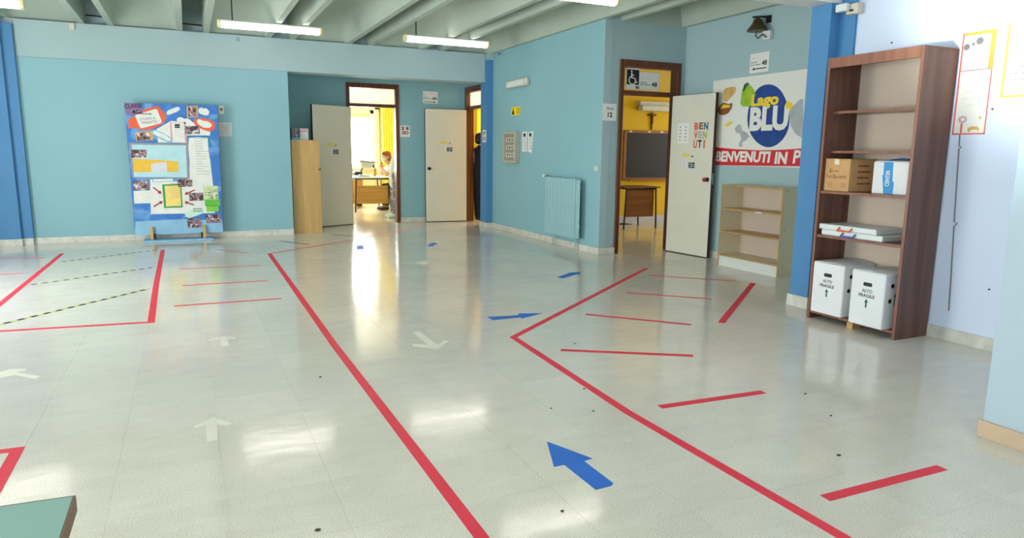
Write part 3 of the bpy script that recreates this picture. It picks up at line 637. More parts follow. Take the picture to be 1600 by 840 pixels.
# ================================================================== FLUORESCENT LAMPS
def lamp(x0, y, label, z=2.875, junction=False, group='fluorescent lamps in rows under the ceiling'):
    x1 = x0 + 1.31
    t = thing('ceiling_lamp', label, 'lamp', ((x0 + x1) / 2, y, z), group)
    obj('housing', G().box(x0 + .04, x1 - .04, y - .05, y + .05, z + .012, z + .05), 'lamp_body', t, bevel=.012)
    g = G(); n = 12
    sec = [(y + .062 * math.cos(math.pi + math.pi * k / n), z + .014 + .062 * math.sin(math.pi + math.pi * k / n)) for k in range(n + 1)]
    vs = [(x, a, b) for x in (x0 + .045, x1 - .045) for a, b in sec]
    fs = [(k, k + 1, n + 2 + k, n + 1 + k) for k in range(n)] + [tuple(range(n + 1)), tuple(range(2 * n + 1, n, -1)), (0, n + 1, 2 * n + 1, n)]
    obj('diffuser', g.add(vs, fs), 'lamp_tube', t, smooth=True)
    for xa in (x0, x1 - .05):
        obj('end_cap', G().box(xa, xa + .05, y - .06, y + .06, z - .046, z + .05), 'lamp_cap', t, bevel=.018, seg=2)
    for f_ in (.14, .83):
        xr = x0 + 1.31 * f_
        r = obj('suspension_rod', G().tube([(xr, y, z + .05), (xr, y, ZS - .02)], .008, 6), 'black', t)
        if junction and f_ > .5:
            obj('junction_box', G().box(xr - .045, xr + .045, y - .03, y + .03, 3.10, 3.20), 'black', r, bevel=.006)
lamp(.435, 9.9, 'lit fluorescent lamp above the wooden cupboard, with a black box on its rod', junction=True)
lamp(2.86, 9.85, 'lit fluorescent lamp nearest the slim blue column')
lamp(-2.88, 9.72, 'lit fluorescent lamp at the far left over the stepped column')
lamp(2.89, 6.45, 'lit fluorescent lamp at the top edge above the radiator wall')
lamp(.435, 6.45, 'lit fluorescent lamp overhead in the middle of the hall')
lamp(-2.0, 6.45, 'lit fluorescent lamp overhead on the left of the middle row')
for i, (x, y) in enumerate(((.435, 3.0), (2.89, 3.0), (-2.0, 3.0), (.435, -.6), (-2.0, -.6))):
    lamp(x, y, ['lit fluorescent lamp overhead in front of the viewer', 'lit fluorescent lamp overhead beside the hanging charts', 'lit fluorescent lamp overhead beside the left windows', 'lit fluorescent lamp straight behind the viewer', 'lit fluorescent lamp behind the viewer by the windows'][i])

# ================================================================== FLOOR MARKINGS
def ribbon(pts, w, z0, z1):
    g = G(); n = len(pts); P_ = [Vector(p) for p in pts]; lft = []; rgt = []
    for i, p in enumerate(P_):
        d0 = (p - P_[i - 1]).normalized() if i else (P_[1] - p).normalized()
        d1 = (P_[i + 1] - p).normalized() if i < n - 1 else d0
        t = (d0 + d1).normalized(); nn = Vector((-t.y, t.x)); k = w / 2 / max(.35, nn.dot(Vector((-d0.y, d0.x))))
        lft.append(p + nn * k); rgt.append(p - nn * k)
    for i in range(n - 1):
        q = [lft[i], lft[i + 1], rgt[i + 1], rgt[i]]
        g.hexa([(a.x, a.y, z0) for a in q] + [(a.x, a.y, z1) for a in q])
    return g
Tp = {k: list(v) for k, v in TAPE.items()}
# the tapes run on where the picture cuts them off
Tp['left_diag'][1] = (-1.506, 5.91); Tp['left_low'][1] = (-1.53, 5.90); Tp['s1'][0] = (-1.47, 5.95)
Tp['e1'][0] = (-2.42, 9.88); Tp['e2'][0] = (-2.40, 8.50); Tp['walkway_line'].append((.836, .7)); Tp['corner_down'].append((1.985, .5))
def tape(pts, label, w=.05, m='tape_red', z=.0008):
    return tag(obj('floor_tape', ribbon(pts, w, .0001, z), m), label, 'tape', 'tape markings on the floor')
tape(Tp['walkway_line'], 'longest red floor tape, running straight from the foreground towards the far recess')
tape(Tp['walkway_far'], 'thin red tape slanting from the long line to the recess doors', .035)
tape(Tp['corner_up'][::-1] + Tp['corner_down'][1:], 'red floor tape bent in a corner at the tip of the wide blue arrow')
tape(Tp['left_diag'], 'thick red floor tape at left, starting in front of the stepped column')
tape(Tp['left_up'] + Tp['left_low'][1:], 'red floor tape in an L below the collage notice board')
tape([(-1.35, 3.50), (-.752, 3.47), (-.748, 2.55)], 'red tape corner above the teal table at bottom left')
for k, lab, w_ in (('d1', 'short red tape slanting right of the notice board foot', .03), ('d2', 'uppermost of the three level red dashes left of the long line', .035), ('d3', 'middle one of the three level red dashes left of the long line', .035), ('d4', 'lowest of the three level red dashes left of the long line', .04),
                   ('r1', 'red dash nearest the open door with the wheelchair sign', .035), ('r2', 'second red dash from the open door with the wheelchair sign', .035), ('r3', 'third red dash from the open door, above the corner line', .045), ('r4', 'fourth red dash from the open door, beside the bent tape', .05), ('r5', 'red dash between the bent tape and the tall bookcase', .05), ('r6', 'red dash nearest the viewer at the lower right', .05), ('r7', 'thick red tape slanting in front of the low shelf unit', .055),
                   ('e1', 'upper thin red dash at the left edge near the stepped column', .03), ('e2', 'lower thin red dash at the left edge', .035), ('f1', 'dark red tape scrap in front of the wooden cupboard', .03), ('f2', 'dark red tape scrap in front of the open recess door', .03)):
    tape(Tp[k], lab, w_, 'tape_red' if k not in ('f1', 'f2') else 'tape_dark')
for k, lab, w_ in (('s1', 'longest yellow and black striped tape, nearest the viewer at left', .04), ('s2', 'middle yellow and black striped tape in the left red bay', .035), ('s3', 'farthest yellow and black striped tape towards the notice board', .03)):
    a, b = Vector(Tp[k][0]), Vector(Tp[k][1]); n = 15 if k == 's1' else 13
    root = tag(obj('striped_tape', ribbon([a, b], w_, .0001, .0006), 'tape_yellow'), lab, 'tape', 'striped tapes on the floor')
    for i in range(n):
        p = a.lerp(b, (i + .1) / n); q = a.lerp(b, (i + .62) / n)
        obj('black_stripe', ribbon([p, q], w_ * .9, .0006, .001), 'tape_black', root)
FZ = lambda a, d, c: (a, c, .0001 - d)
for k, m, lab in (('b1', 'tape_blue', 'large blue arrow in the foreground pointing away'), ('b2', 'tape_blue', 'long blue arrow pointing right at the bent red tape'), ('b3', 'tape_blue', 'blue arrow pointing to the door with the wheelchair sign'), ('b4', 'tape_blue', 'small blue arrow pointing to the slim blue column'), ('b5', 'tape_blue', 'small blue arrow in front of the bright classroom doorway'),
                  ('w1', 'tape_white', 'white arrow below the three level red dashes'), ('w2', 'tape_white', 'white arrow nearest the viewer, above the teal table'), ('w3', 'tape_white', 'white arrow cut by the left edge'), ('w4', 'tape_white', 'white arrow pointing towards the viewer between the red lines'), ('w5', 'tape_white', 'small faint white arrow far down the middle of the hall')):
    tag(obj('floor_arrow', G().prism(FZ, ARROW[k], 0, -.0008), m), lab, 'arrow', 'arrows taped on the floor')
SPK = ['left of the long line', 'between table and long line', 'beside the bent red tape', 'above the large blue arrow', 'near the lowest red dash at right', 'far right, in front of the bookcase end', 'in front of the beige skirting corner', 'right of the middle lamp reflection', 'inside the bend of the red tape', 'right of the long line']
for i, (x, y, r) in enumerate(((.62, 3.95, .008), (.33, 2.28, .012), (1.93, 3.17, .008), (1.8, 2.86, .007), (2.52, 1.98, .012), (3.02, 2.62, .009), (2.88, 2.33, .008), (1.62, 2.98, .006), (2.35, 4.0, .007), (1.17, 2.05, .008))):
    g = G().ball((x, y, .003), r, r * .7, .003, 7, 4)
    tag(obj('debris_speck', g, 'fl_debris'), 'tiny dark speck of dirt on the floor ' + SPK[i], 'speck', 'specks of dirt on the floor')
# ================================================================== NOTICE BOARD with the collage
nb = thing('notice_board', 'freestanding blue notice board covered with a school collage', 'notice board', (-.165, 10.97, 0))
FB = FY(10.95)
obj('panel', G().prism(FB, [(-.746, 1.908), (.420, 1.918), (.402, .100), (-.740, .090)], 0, .03), 'b_blue', nb, bevel=.002)
obj('base', G().box(-.64, .262, 10.78, 11.06, 0, .028), 'b_pale', nb, bevel=.004)
for x in (-.53, .15):
    obj('post', G().box(x - .02, x + .02, 10.895, 10.93, .028, .21).box(x - .02, x + .02, 10.985, 11.02, .028, .30), 'beech', nb, bevel=.004)
for x in (-.49, .115):
    obj('clamp', G().box(x - .014, x + .014, 10.90, 10.93, .028, .11), 'black', nb, bevel=.004)
for n_, m_, l_, q_ in BOARD:
    obj(n_, G().prism(FB, q_, -.0012 * l_, -.0012 * l_ + .001), m_, nb)
for (ax, az), (bx, bz) in BARROW:
    d = Vector((bx - ax, bz - az)); u = d.normalized(); n = Vector((-u.y, u.x)); a = Vector((ax, az)); b = Vector((bx, bz)); c = b - u * .045
    pts = [a + n * .008, c + n * .008, c + n * .026, b, c - n * .026, c - n * .008, a - n * .008]
    obj('paper_arrow', G().prism(FB, [tuple(p) for p in pts], -.0075, -.0065), 'b_red', nb)
lettering('CLASSE', FB, -.745, -.535, 1.842, 1.895, 'ink', nb, d=-.006, rot=.10, bold=.01)
lettering('4C', FB, -.66, -.565, 1.765, 1.82, 'ink', nb, d=-.006, rot=.12, bold=.01)
lettering('STUDIO IL', FB, -.575, -.375, 1.690, 1.722, 'ink_grey', nb, d=-.006, rot=.12)
lettering('PASSATO', FB, -.55, -.36, 1.640, 1.674, 'ink_grey', nb, d=-.006, rot=.13)
strokes(FB, -.58, -.39, 1.745, 1.79, 1, 'ink_grey', nb, d=-.006, seed=3)
strokes(FB, -.15, -.03, 1.46, 1.66, 6, 'paper_grey', nb, d=-.0052, seed=4, t=.2)
strokes(FB, .10, .27, .93, 1.46, 15, 'ink_grey', nb, d=-.0062, seed=5, fill=.5, t=.16)
strokes(FB, -.25, -.10, .60, .83, 7, 'b_orange2', nb, d=-.0062, seed=6, t=.22)
strokes(FB, -.64, -.46, .62, .76, 5, 'paper_grey', nb, d=-.0052, seed=7, t=.2)
strokes(FB, .02, .16, .40, .46, 2, 'ink', nb, d=-.0072, seed=8, t=.35)
sh = sheet('notice_sheet', 'small white sheet with a black round symbol beside the notice board', 'sheet', FY(YB), .447, .512, 1.808, 1.924, 'paper')
obj('symbol', G().lathe((.48, YB - .0016, 1.872), (0, -1, 0), [(0, .021), (.0008, .021)], 14), 'ink', sh)
obj('symbol_centre', G().lathe((.48, YB - .0026, 1.872), (0, -1, 0), [(0, .009), (.0006, .009)], 10), 'paper', sh)
sh = sheet('notice_sheet', 'larger pale printed sheet just right of the notice board', 'sheet', FY(YB), .43, .61, 1.487, 1.686, 'paper_grey')
strokes(FY(YB), .45, .59, 1.52, 1.66, 7, 'ink_grey', sh, seed=9, t=.2)

# ================================================================== WOODEN CUPBOARD and what stands on it
cb = thing('cupboard', 'plain beech cupboard standing on end beside the recess door', 'cupboard', (1.67, 11.5, 0))
obj('side_panel', G().box(1.457, 1.883, 11.275, 11.295, 0, 1.455), 'beech', cb, bevel=.002)
obj('back_panel', G().box(1.863, 1.883, 11.297, 11.70, 0, 1.455), 'beech', cb)
obj('door', G().box(1.457, 1.475, 11.297, 11.70, .05, 1.43), 'beech', cb)
obj('side_panel', G().box(1.457, 1.883, 11.702, 11.72, 0, 1.455), 'beech', cb)
obj('top', G().box(1.476, 1.862, 11.297, 11.70, 1.435, 1.455), 'beech', cb)
obj('bottom', G().box(1.476, 1.862, 11.297, 11.70, .03, .05), 'beech', cb)
for x in (1.50, 1.80):
    for z in (.14, 1.43):
        obj('screw_cap', G().lathe((x, 11.275, z), (0, -1, 0), [(0, .008), (.002, .007)], 8), 'laminate_brown', cb)
obj('lock', G().lathe((1.868, 11.275, 1.0), (0, -1, 0), [(0, .012), (.012, .010)], 10), 'black', cb)
tag(obj('flat_box', G().box(1.478, 1.60, 11.32, 11.60, 1.456, 1.496), 'box_cyan', bevel=.003), 'flat light blue box on the wooden cupboard', 'box')
fb = thing('patterned_box', 'dark flower patterned box file on top of the wooden cupboard', 'box', (1.535, 11.45, 1.4965))
obj('body', G().box(1.478, 1.583, 11.33, 11.60, 1.4965, 1.60), 'floral', fb, bevel=.003)
obj('lid', G().box(1.474, 1.586, 11.326, 11.604, 1.601, 1.635), 'floral', fb, bevel=.003)
pb = thing('pink_box', 'pale pink box with a lilac lid on top of the wooden cupboard', 'box', (1.665, 11.45, 1.456))
obj('body', G().box(1.608, 1.735, 11.36, 11.58, 1.4565, 1.585), 'paper_grey', pb, bevel=.003)
obj('lid', G().box(1.604, 1.739, 11.356, 11.584, 1.586, 1.635), 'pink_box', pb, bevel=.003)

# ================================================================== THINGS ON THE RIGHT-HAND WALL
rd = thing('radiator', 'light blue column radiator on the wall beside the electrical box', 'radiator', (4.71, 8.45, 0))
n_sec = 11
for i in range(n_sec):
    y0 = 8.035 + i * .079
    obj('section', G().box(4.655, 4.735, y0, y0 + .073, .155, .965), 'radiator', rd, bevel=.012, seg=2)
for z in (.19, .93):
    obj('header_pipe', G().tube([(4.70, 7.985, z), (4.70, 8.93, z)], .022, 10), 'radiator', rd, smooth=True)
ep = obj('end_plate', G().box(4.665, 4.68, 7.93, 8.025, .17, .95), 'radiator', rd, bevel=.004)
for z in (.19, .93):
    obj('end_plug', G().lathe((4.70, 8.03, z), (0, -1, 0), [(0, .026), (.02, .026), (.028, .016), (.04, .014)], 12), 'radiator', rd, smooth=True)
vl = obj('valve', G().tube([(4.70, 8.92, .965), (4.70, 9.0, .965), (4.76, 9.02, .965)], .012, 8), 'chrome', rd, smooth=True)
obj('valve_knob', G().lathe((4.70, 8.98, .972), (0, 1, 0), [(0, .02), (.05, .022), (.06, .015)], 12), 'plastic_white', vl, smooth=True)
for y in (8.70, 8.06):
    obj('floor_pipe', G().tube([(4.70, y, .165), (4.70, y, .0)], .011, 8), 'radiator', rd, smooth=True)
    obj('bracket', G().box(4.70, 4.765, y - .012, y + .012, .30, .33).box(4.70, 4.765, y - .012, y + .012, .82, .85), 'radiator', rd)

FR = FX(XR)
eb = thing('electrical_box', 'grey wall box with rows of switches on the radiator wall', 'switch box', (XR, 10.23, 1.14))
obj('back_box', G().fbox(FR, 10.02, 10.46, -.055, -.001, 1.145, 1.62), 'grey_inner', eb)
obj('frame', G().fbox(FR, 9.995, 10.05, -.085, -.001, 1.135, 1.63).fbox(FR, 10.435, 10.475, -.085, -.001, 1.135, 1.63).fbox(FR, 10.05, 10.435, -.085, -.001, 1.135, 1.175).fbox(FR, 10.05, 10.435, -.085, -.001, 1.59, 1.63), 'grey_box', eb, bevel=.005)
for z in (1.50, 1.38, 1.26):
    rw = obj('switch_plate', G().fbox(FR, 10.09, 10.40, -.064, -.055, z - .035, z + .035), 'beige_plastic', eb, bevel=.003)
    for y in (10.14, 10.23, 10.32):
        obj('switch', G().fbox(FR, y - .018, y + .018, -.072, -.064, z - .022, z + .022), 'ink_grey', rw, bevel=.003)
for i, (y0, y1, lab) in enumerate(((9.735, 9.905, 'printed white sheet next to the electrical box'), (9.53, 9.70, 'tilted printed sheet farther from the electrical box'))):
    s = tag(obj('notice_sheet', G().prism(FR, [(y1, 1.62 if i == 0 else 1.61), (y0 - .01 * i, 1.62), (y0 + .01 + .03 * i, 1.315 - .02 * i), (y1 + .01, 1.315)], -.0016, -.0006), 'paper'), lab, 'sheet')
    strokes(FR, y0 + .03, y1 - .02, 1.34, 1.585, 9, 'ink_grey', s, d=-.0024, seed=20 + i, t=.25)
    obj('print_block', G().fbox(FR, y0 + .06, y1 - .04, -.0026, -.001, 1.545, 1.595), 'ink', s)
el = thing('emergency_light', 'beige emergency light fitting high on the radiator wall', 'emergency light', (XR, 10.03, 2.3))
obj('body', G().fbox(FR, 9.66, 10.40, -.075, -.001, 2.305, 2.425), 'beige_plastic', el, bevel=.028, seg=3, smooth=True)
obj('cover', G().fbox(FR, 9.72, 10.34, -.088, -.076, 2.315, 2.40), 'plastic_white', el, bevel=.01, smooth=True)
ys = sheet('warning_sign', 'small yellow warning sign on the radiator wall', 'sign', FR, 9.998, 10.325, 1.888, 2.012, 'sign_yellow', t=.003)
obj('warning_triangle', G().prism(FR, [(10.305, 1.90), (10.205, 1.90), (10.255, 2.0)], -.0046, -.0036), 'ink', ys)
strokes(FR, 10.01, 10.18, 1.90, 1.995, 3, 'ink', ys, d=-.0046, seed=31, t=.3)
sw = thing('light_switch', 'small beige light switch near the corner of the radiator wall', 'switch', (XR, 7.69, 1.075))
pl_ = obj('plate', G().fbox(FR, 7.648, 7.738, -.01, -.0005, 1.075, 1.142), 'beige_plastic', sw, bevel=.003)
obj('rocker', G().fbox(FR, 7.68, 7.706, -.015, -.0105, 1.09, 1.127), 'plastic_white', sw, bevel=.002)
cv = tag(obj('cover_plate', G().fbox(FR, 10.15, 10.40, -.004, -.0005, .52, .65), 'wall_blue', bevel=.002), 'blue painted cover plate low on the radiator wall', 'cover plate')
hk = tag(obj('wall_hook', G().tube([(4.765, 10.75, 2.90), (4.72, 10.75, 2.895), (4.72, 10.75, 2.87)], .007, 6), 'steel_dark'), 'small dark hook under the ceiling at the recess corner', 'hook')

# ================================================================== PRINTED SHEETS ROUND THE DOORS
FD = FY(YD - .012)
s = sheet('room_number_sheet', 'white sheet reading Aula 12 on the corner left of the door', 'sheet', FD, 4.772, 4.976, 1.711, 1.92, 'paper')
lettering('Aula', FD, 4.825, 4.935, 1.845, 1.885, 'ink', s)
lettering('12', FD, 4.845, 4.915, 1.755, 1.815, 'ink', s, bold=.03)
FT = FY(YD + .05)
s = sheet('wheelchair_sign', 'dark wheelchair symbol sheet numbered 48 on the door transom', 'sign', FT, 5.141, 5.352, 2.118, 2.382, 'paper')
obj('dark_square', G().fbox(FT, 5.154, 5.342, -.003, -.0015, 2.178, 2.364), 'b_black', s)
wc = G(); cx, cz = 5.238, 2.232
ring = [(cx + r * math.cos(t), cz + r * math.sin(t)) for r in (.05,) for t in [math.radians(a) for a in range(110, 385, 15)]]
for (a, b), (c, d) in zip(ring, ring[1:]): wc.tube([FT(a, -.004, b), FT(c, -.004, d)], .0075, 5)
obj('wheelchair_symbol', wc.tube([FT(5.225, -.004, 2.325), FT(5.228, -.004, 2.258)], .009, 6).tube([FT(5.228, -.004, 2.262), FT(5.275, -.004, 2.258), FT(5.298, -.004, 2.205), FT(5.318, -.004, 2.212)], .008, 6).tube([FT(5.228, -.004, 2.295), FT(5.262, -.004, 2.293)], .006, 6).ball(FT(5.224, -.004, 2.343), .013, .003, .013), 'paper', s)
lettering('48', FT, 5.288, 5.345, 2.125, 2.166, 'ink', s, bold=.03)
s = sheet('polling_sheet', 'white polling section sheet numbered 48 on the door transom', 'sign', FT, 5.356, 5.664, 2.12, 2.343, 'paper')
lettering('48', FT, 5.542, 5.630, 2.166, 2.224, 'ink', s, bold=.03)
lettering('SEZIONE', FT, 5.366, 5.468, 2.205, 2.219, 'ink', s, bold=.02)
lettering('ELETTORALE', FT, 5.366, 5.522, 2.180, 2.195, 'ink', s, bold=.02)
lettering('*', FT, 5.385, 5.405, 2.255, 2.275, 'ink_grey', s)
FN = FX(XN)
s = sheet('polling_sheet', 'white sheet with 48 and an arrow pointing left, above the poster', 'sign', FN, 6.118, 6.41, 2.24, 2.46, 'paper')
lettering('48', FN, 6.145, 6.222, 2.315, 2.371, 'ink', s, flip=True, bold=.03)
lettering('SEZIONE', FN, 6.292, 6.394, 2.352, 2.366, 'ink', s, flip=True, bold=.02)
lettering('ELETTORALE', FN, 6.242, 6.396, 2.323, 2.338, 'ink', s, flip=True, bold=.02)
lettering('*', FN, 6.345, 6.368, 2.395, 2.42, 'ink_grey', s, flip=True)
obj('arrow', G().prism(FN, [(6.370, 2.284), (6.335, 2.302), (6.335, 2.290), (6.15, 2.290), (6.15, 2.279), (6.335, 2.279), (6.335, 2.266)], -.0026, -.0014), 'ink', s)
FA = FY(YA)
s = sheet('polling_sheet', 'white sheet with 60 and an arrow pointing right, in the recess', 'sign', FA, 3.953, 4.235, 2.17, 2.385, 'paper')
lettering('60', FA, 4.136, 4.222, 2.235, 2.288, 'ink', s, bold=.03)
lettering('SEZIONE', FA, 3.962, 4.05, 2.268, 2.281, 'ink', s, bold=.02)
lettering('ELETTORALE', FA, 3.962, 4.118, 2.243, 2.257, 'ink', s, bold=.02)
lettering('*', FA, 3.965, 3.99, 2.31, 2.335, 'ink_grey', s)
obj('arrow', G().prism(FA, [(4.20, 2.196), (4.165, 2.212), (4.165, 2.201), (3.977, 2.201), (3.977, 2.191), (4.165, 2.191), (4.165, 2.180)], -.0026, -.0014), 'ink', s)
s = sheet('class_sheet', 'white class sheet reading 2E 3D beside the bright classroom door', 'sheet', FA, 3.514, 3.70, 1.558, 1.758, 'paper')
lettering('2 E', FA, 3.535, 3.685, 1.682, 1.738, 'ink', s, bold=.04)
lettering('3D', FA, 3.545, 3.675, 1.60, 1.662, 'b_red', s, bold=.04)
FC = FX(4.65)
s = sheet('class_sheet', 'narrow white class sheet on the slim blue column', 'sheet', FC, 11.085, 11.25, 1.468, 1.676, 'paper')
lettering('3F', FC, 11.115, 11.225, 1.59, 1.65, 'ink', s, flip=True, bold=.03)
lettering('3G', FC, 11.115, 11.225, 1.495, 1.56, 'ink', s, flip=True, bold=.03)
# small papers on the three door leaves
for F, x, z, nm in ((F1, .28, 1.40, 'the door behind the cupboard'), (F2, .29, 1.465, 'the recess door beside the man'), (F3, .228, 1.287, 'the BENVENUTI door')):
    tag(obj('yellow_label', G().fbox(F, x, x + .135, -.0016, -.0006, z - .012, z + .014), 'sign_yellow'), 'narrow yellow label stuck on ' + nm, 'label')
    s = tag(obj('instruction_sheet', G().fbox(F, x + .008, x + .095, -.0016, -.0006, z - .165, z - .055), 'paper'), 'small printed sheet stuck on ' + nm, 'sheet')
    strokes(F, x + .015, x + .088, z - .16, z - .06, 6, 'ink_grey', s, d=-.0026, seed=int(x * 100), t=.25)
    s = tag(obj('picture_sheet', G().fbox(F, x + .11, x + .232, -.0016, -.0006, z - .165, z - .085), 'paper_grey'), 'small sheet with a grid of dark pictures on ' + nm, 'sheet')
    for i in range(2):
        for j in range(3):
            obj('picture', G().fbox(F, x + .118 + i * .058, x + .166 + i * .058, -.0026, -.0014, z - .160 + j * .026, z - .140 + j * .026), 'b_black' if (i + j) % 2 else 'book_teal', s)
    tag(obj('door_peephole', G().lathe(F(x + .175, -.0004, z - .012), Vector(F(0, -1, 0)) - Vector(F(0, 0, 0)), [(0, .012), (.004, .01)], 10), 'black'), 'tiny black dot on ' + nm, 'peephole')
s = tag(obj('list_sheet', G().fbox(F3, .125, .32, -.0016, -.0006, 1.44, 1.70), 'paper'), 'white name list with two columns on the cream door', 'sheet')
for i in range(5):
    for a in (.155, .255):
        obj('list_mark', G().fbox(F3, a, a + .028, -.0026, -.0014, 1.475 + i * .042, 1.487 + i * .042), 'ink_grey', s)
lc = ['frame_red', 'poster_brown', 'book_teal', 'b_orange', 'poster_grey', 'poster_green', 'frame_red', 'b_black', 'b_orange']
ordn = ['first', 'second', 'third']
for r, (row, z0, z1, a0, a1) in enumerate((('BEN', 1.607, 1.70, .408, .652), ('VEN', 1.495, 1.59, .408, .635), ('UTI', 1.378, 1.482, .407, .633))):
    for k, ch in enumerate(row):
        w_ = (a1 - a0) / 3
        pad = .012 if ch != 'I' else .05
        lt = lettering(ch, F3, a0 + k * w_ + pad * .5, a0 + (k + 1) * w_ - pad * .5, z0 + .006 * (k % 2), z1, lc[r * 3 + k], None, d=-.0012, bold=.045, name='cutout_letter')
        tag(lt, 'coloured cut out letter %s, %s in the %s row on the BENVENUTI door' % (ch, ordn[k], ['top', 'middle', 'bottom'][r]), 'letter', 'cut out welcome letters on the door')

# ================================================================== BELL, LARGE POSTER
bl = thing('wall_bell', 'bronze bell on a bracket high on the niche wall', 'bell', (5.93, 6.2, 2.65))
obj('bracket', G().tube([(6.029, 6.15, 2.83), (5.93, 6.19, 2.835), (5.88, 6.26, 2.835)], .012, 8).box(6.015, 6.029, 6.12, 6.19, 2.77, 2.85), 'steel_dark', bl)
obj('bell_body', G().lathe((5.92, 6.22, 2.825), (0, 0, -1), [(0, .02), (.02, .045), (.06, .058), (.10, .085), (.13, .11), (.145, .112)], 18), 'bronze', bl, smooth=True)
obj('clapper', G().tube([(5.92, 6.22, 2.68), (5.92, 6.24, 2.64), (5.92, 6.20, 2.60), (5.93, 6.14, 2.64), (5.95, 6.10, 2.60)], .007, 6), 'black', bl)
obj('junction_box', G().box(5.97, 6.029, 6.07, 6.19, 2.58, 2.68), 'plastic_white', bl, bevel=.006)

ps = thing('welcome_poster', 'large white poster reading Lago Blu and Benvenuti on the niche wall', 'poster', (XN, 6.0, 1.17))
obj('sheet', G().fbox(FN, 4.62, 7.02, -.003, -.0006, 1.172, 2.21), 'poster_white', ps)
Q = POSTER
bn = Q['banner'][:5] + [(5.2, 1.39), (4.62, 1.40), (4.62, 1.19)] + Q['banner'][5:]
def art(name, key, m, d):
    obj(name, G().prism(FN, bn if key == 'banner' else Q[key], -.0022 - .0012 * d, -.0012 - .0012 * d), m, ps)
art('banner', 'banner', 'poster_red', 1); art('blue_oval', 'egg', 'poster_blue', 1)
art('pear', 'pear', 'poster_green', 2); art('pear_leaf', 'leaf', 'poster_leaf', 3)
art('tan_shape', 'tan_shape', 'poster_tan', 1); art('brown_shape', 'brown_shape', 'poster_brown', 2); art('yellow_band', 'yellow_band', 'poster_yellow', 3)
art('yellow_spot', 'yellow_spot', 'poster_yellow', 1); art('grey_shape', 'grey_shape', 'poster_grey', 1); art('grey_shape', 'grey_big', 'poster_grey', 2); art('yellow_spot', 'bird', 'poster_yellow', 4)
lettering('Lago', FN, 5.925, 6.345, 1.822, 1.995, 'poster_yellow', ps, d=-.0052, flip=True, bold=.05)
lettering('BLU', FN, 5.765, 6.35, 1.575, 1.852, 'poster_white', ps, d=-.0054, flip=True, bold=.05)
lettering('BENVENUTI', FN, 5.985, 6.90, 1.215, 1.345, 'poster_white', ps, d=-.0044, flip=True, bold=.045, shear=.10)
lettering('IN', FN, 5.735, 5.925, 1.205, 1.34, 'poster_white', ps, d=-.0044, flip=True, bold=.045, shear=.10)
lettering('PRIMA', FN, 5.08, 5.66, 1.215, 1.36, 'poster_white', ps, d=-.0044, flip=True, bold=.03, shear=.1)

# ================================================================== LOW SHELF UNIT in the niche
lu = thing('low_shelf_unit', 'low cream open shelf unit under the large poster', 'shelf', (5.84, 5.9, 0))
XA, XB, Y0, Y1, ZT = 5.69, 6.01, 5.43, 6.375, .96
for y in (Y0, Y1 - .02):
    sp = obj('side_panel', G().box(XA + .004, XB, y, y + .02, 0, ZT), 'cab_cream', lu)
    obj('edge_strip', G().box(XA, XA + .0035, y, y + .02, 0, ZT), 'cab_edge', sp)
    if y == Y0:
        for x, z in ((5.75, .93), (5.74, .52), (5.75, .10)):
            obj('screw_cap', G().lathe((x, Y0, z), (0, -1, 0), [(0, .007), (.002, .006)], 8), 'laminate_brown', sp)
for z, nm in ((ZT - .02, 'top'), (.665, 'shelf'), (.398, 'shelf'), (.118, 'shelf')):
    s = obj(nm, G().box(XA + .004, XB - .012, Y0 + .021, Y1 - .021, z, z + .018), 'cab_shelf' if nm == 'shelf' and z > .2 else 'cab_cream', lu)
    obj('edge_strip', G().box(XA, XA + .0035, Y0 + .021, Y1 - .021, z, z + .018), 'cab_edge', s)
obj('back_panel', G().box(XB - .011, XB, Y0 + .021, Y1 - .021, .02, ZT), 'shelf_back', lu)
obj('plinth', G().box(XA + .002, XA + .018, Y0 + .021, Y1 - .021, 0, .116), 'cab_plinth', lu)
obj('shelf_label', G().box(XA - .002, XA, 5.72, 5.82, .668, .68), 'paper', lu)

# ================================================================== TALL BOOKCASE and its contents
bk = thing('bookcase', 'tall dark brown open bookcase against the pale wall', 'bookcase', (4.7, 3.58, 0))
BX0, BX1, BY0, BY1, BZ = 4.515, 4.868, 3.19, 3.967, 2.04
for y in (BY0, BY1 - .022):
    sp = obj('side_panel', G().box(BX0 + .004, BX1, y, y + .022, 0, BZ), 'shelf_brown', bk)
    obj('edge_strip', G().box(BX0, BX0 + .0035, y, y + .022, 0, BZ), 'shelf_edge', sp)
obj('top', G().box(BX0 + .02, BX1, BY0 + .0225, BY1 - .0225, BZ - .022, BZ), 'shelf_brown', bk)
obj('top_rail', G().box(BX0, BX0 + .019, BY0 + .0225, BY1 - .0225, 1.963, BZ), 'shelf_edge', bk, bevel=.002)
obj('back_panel', G().box(BX1 - .012, BX1, BY0 + .0225, BY1 - .0225, .05, BZ - .023), 'shelf_back', bk)
for z, x0 in ((1.644, 4.60), (1.342, 4.60), (1.03, 4.525), (.684, 4.525), (.066, 4.52)):
    s = obj('shelf', G().box(x0 + .004, BX1 - .013, BY0 + .0225, BY1 - .0225, z - .02, z), 'shelf_brown', bk)
    obj('edge_strip', G().box(x0, x0 + .0035, BY0 + .0225, BY1 - .0225, z - .02, z), 'shelf_edge', s)
obj('support_block', G().box(4.525, 4.62, 3.545, 3.595, 0, .0455), 'beech', bk)

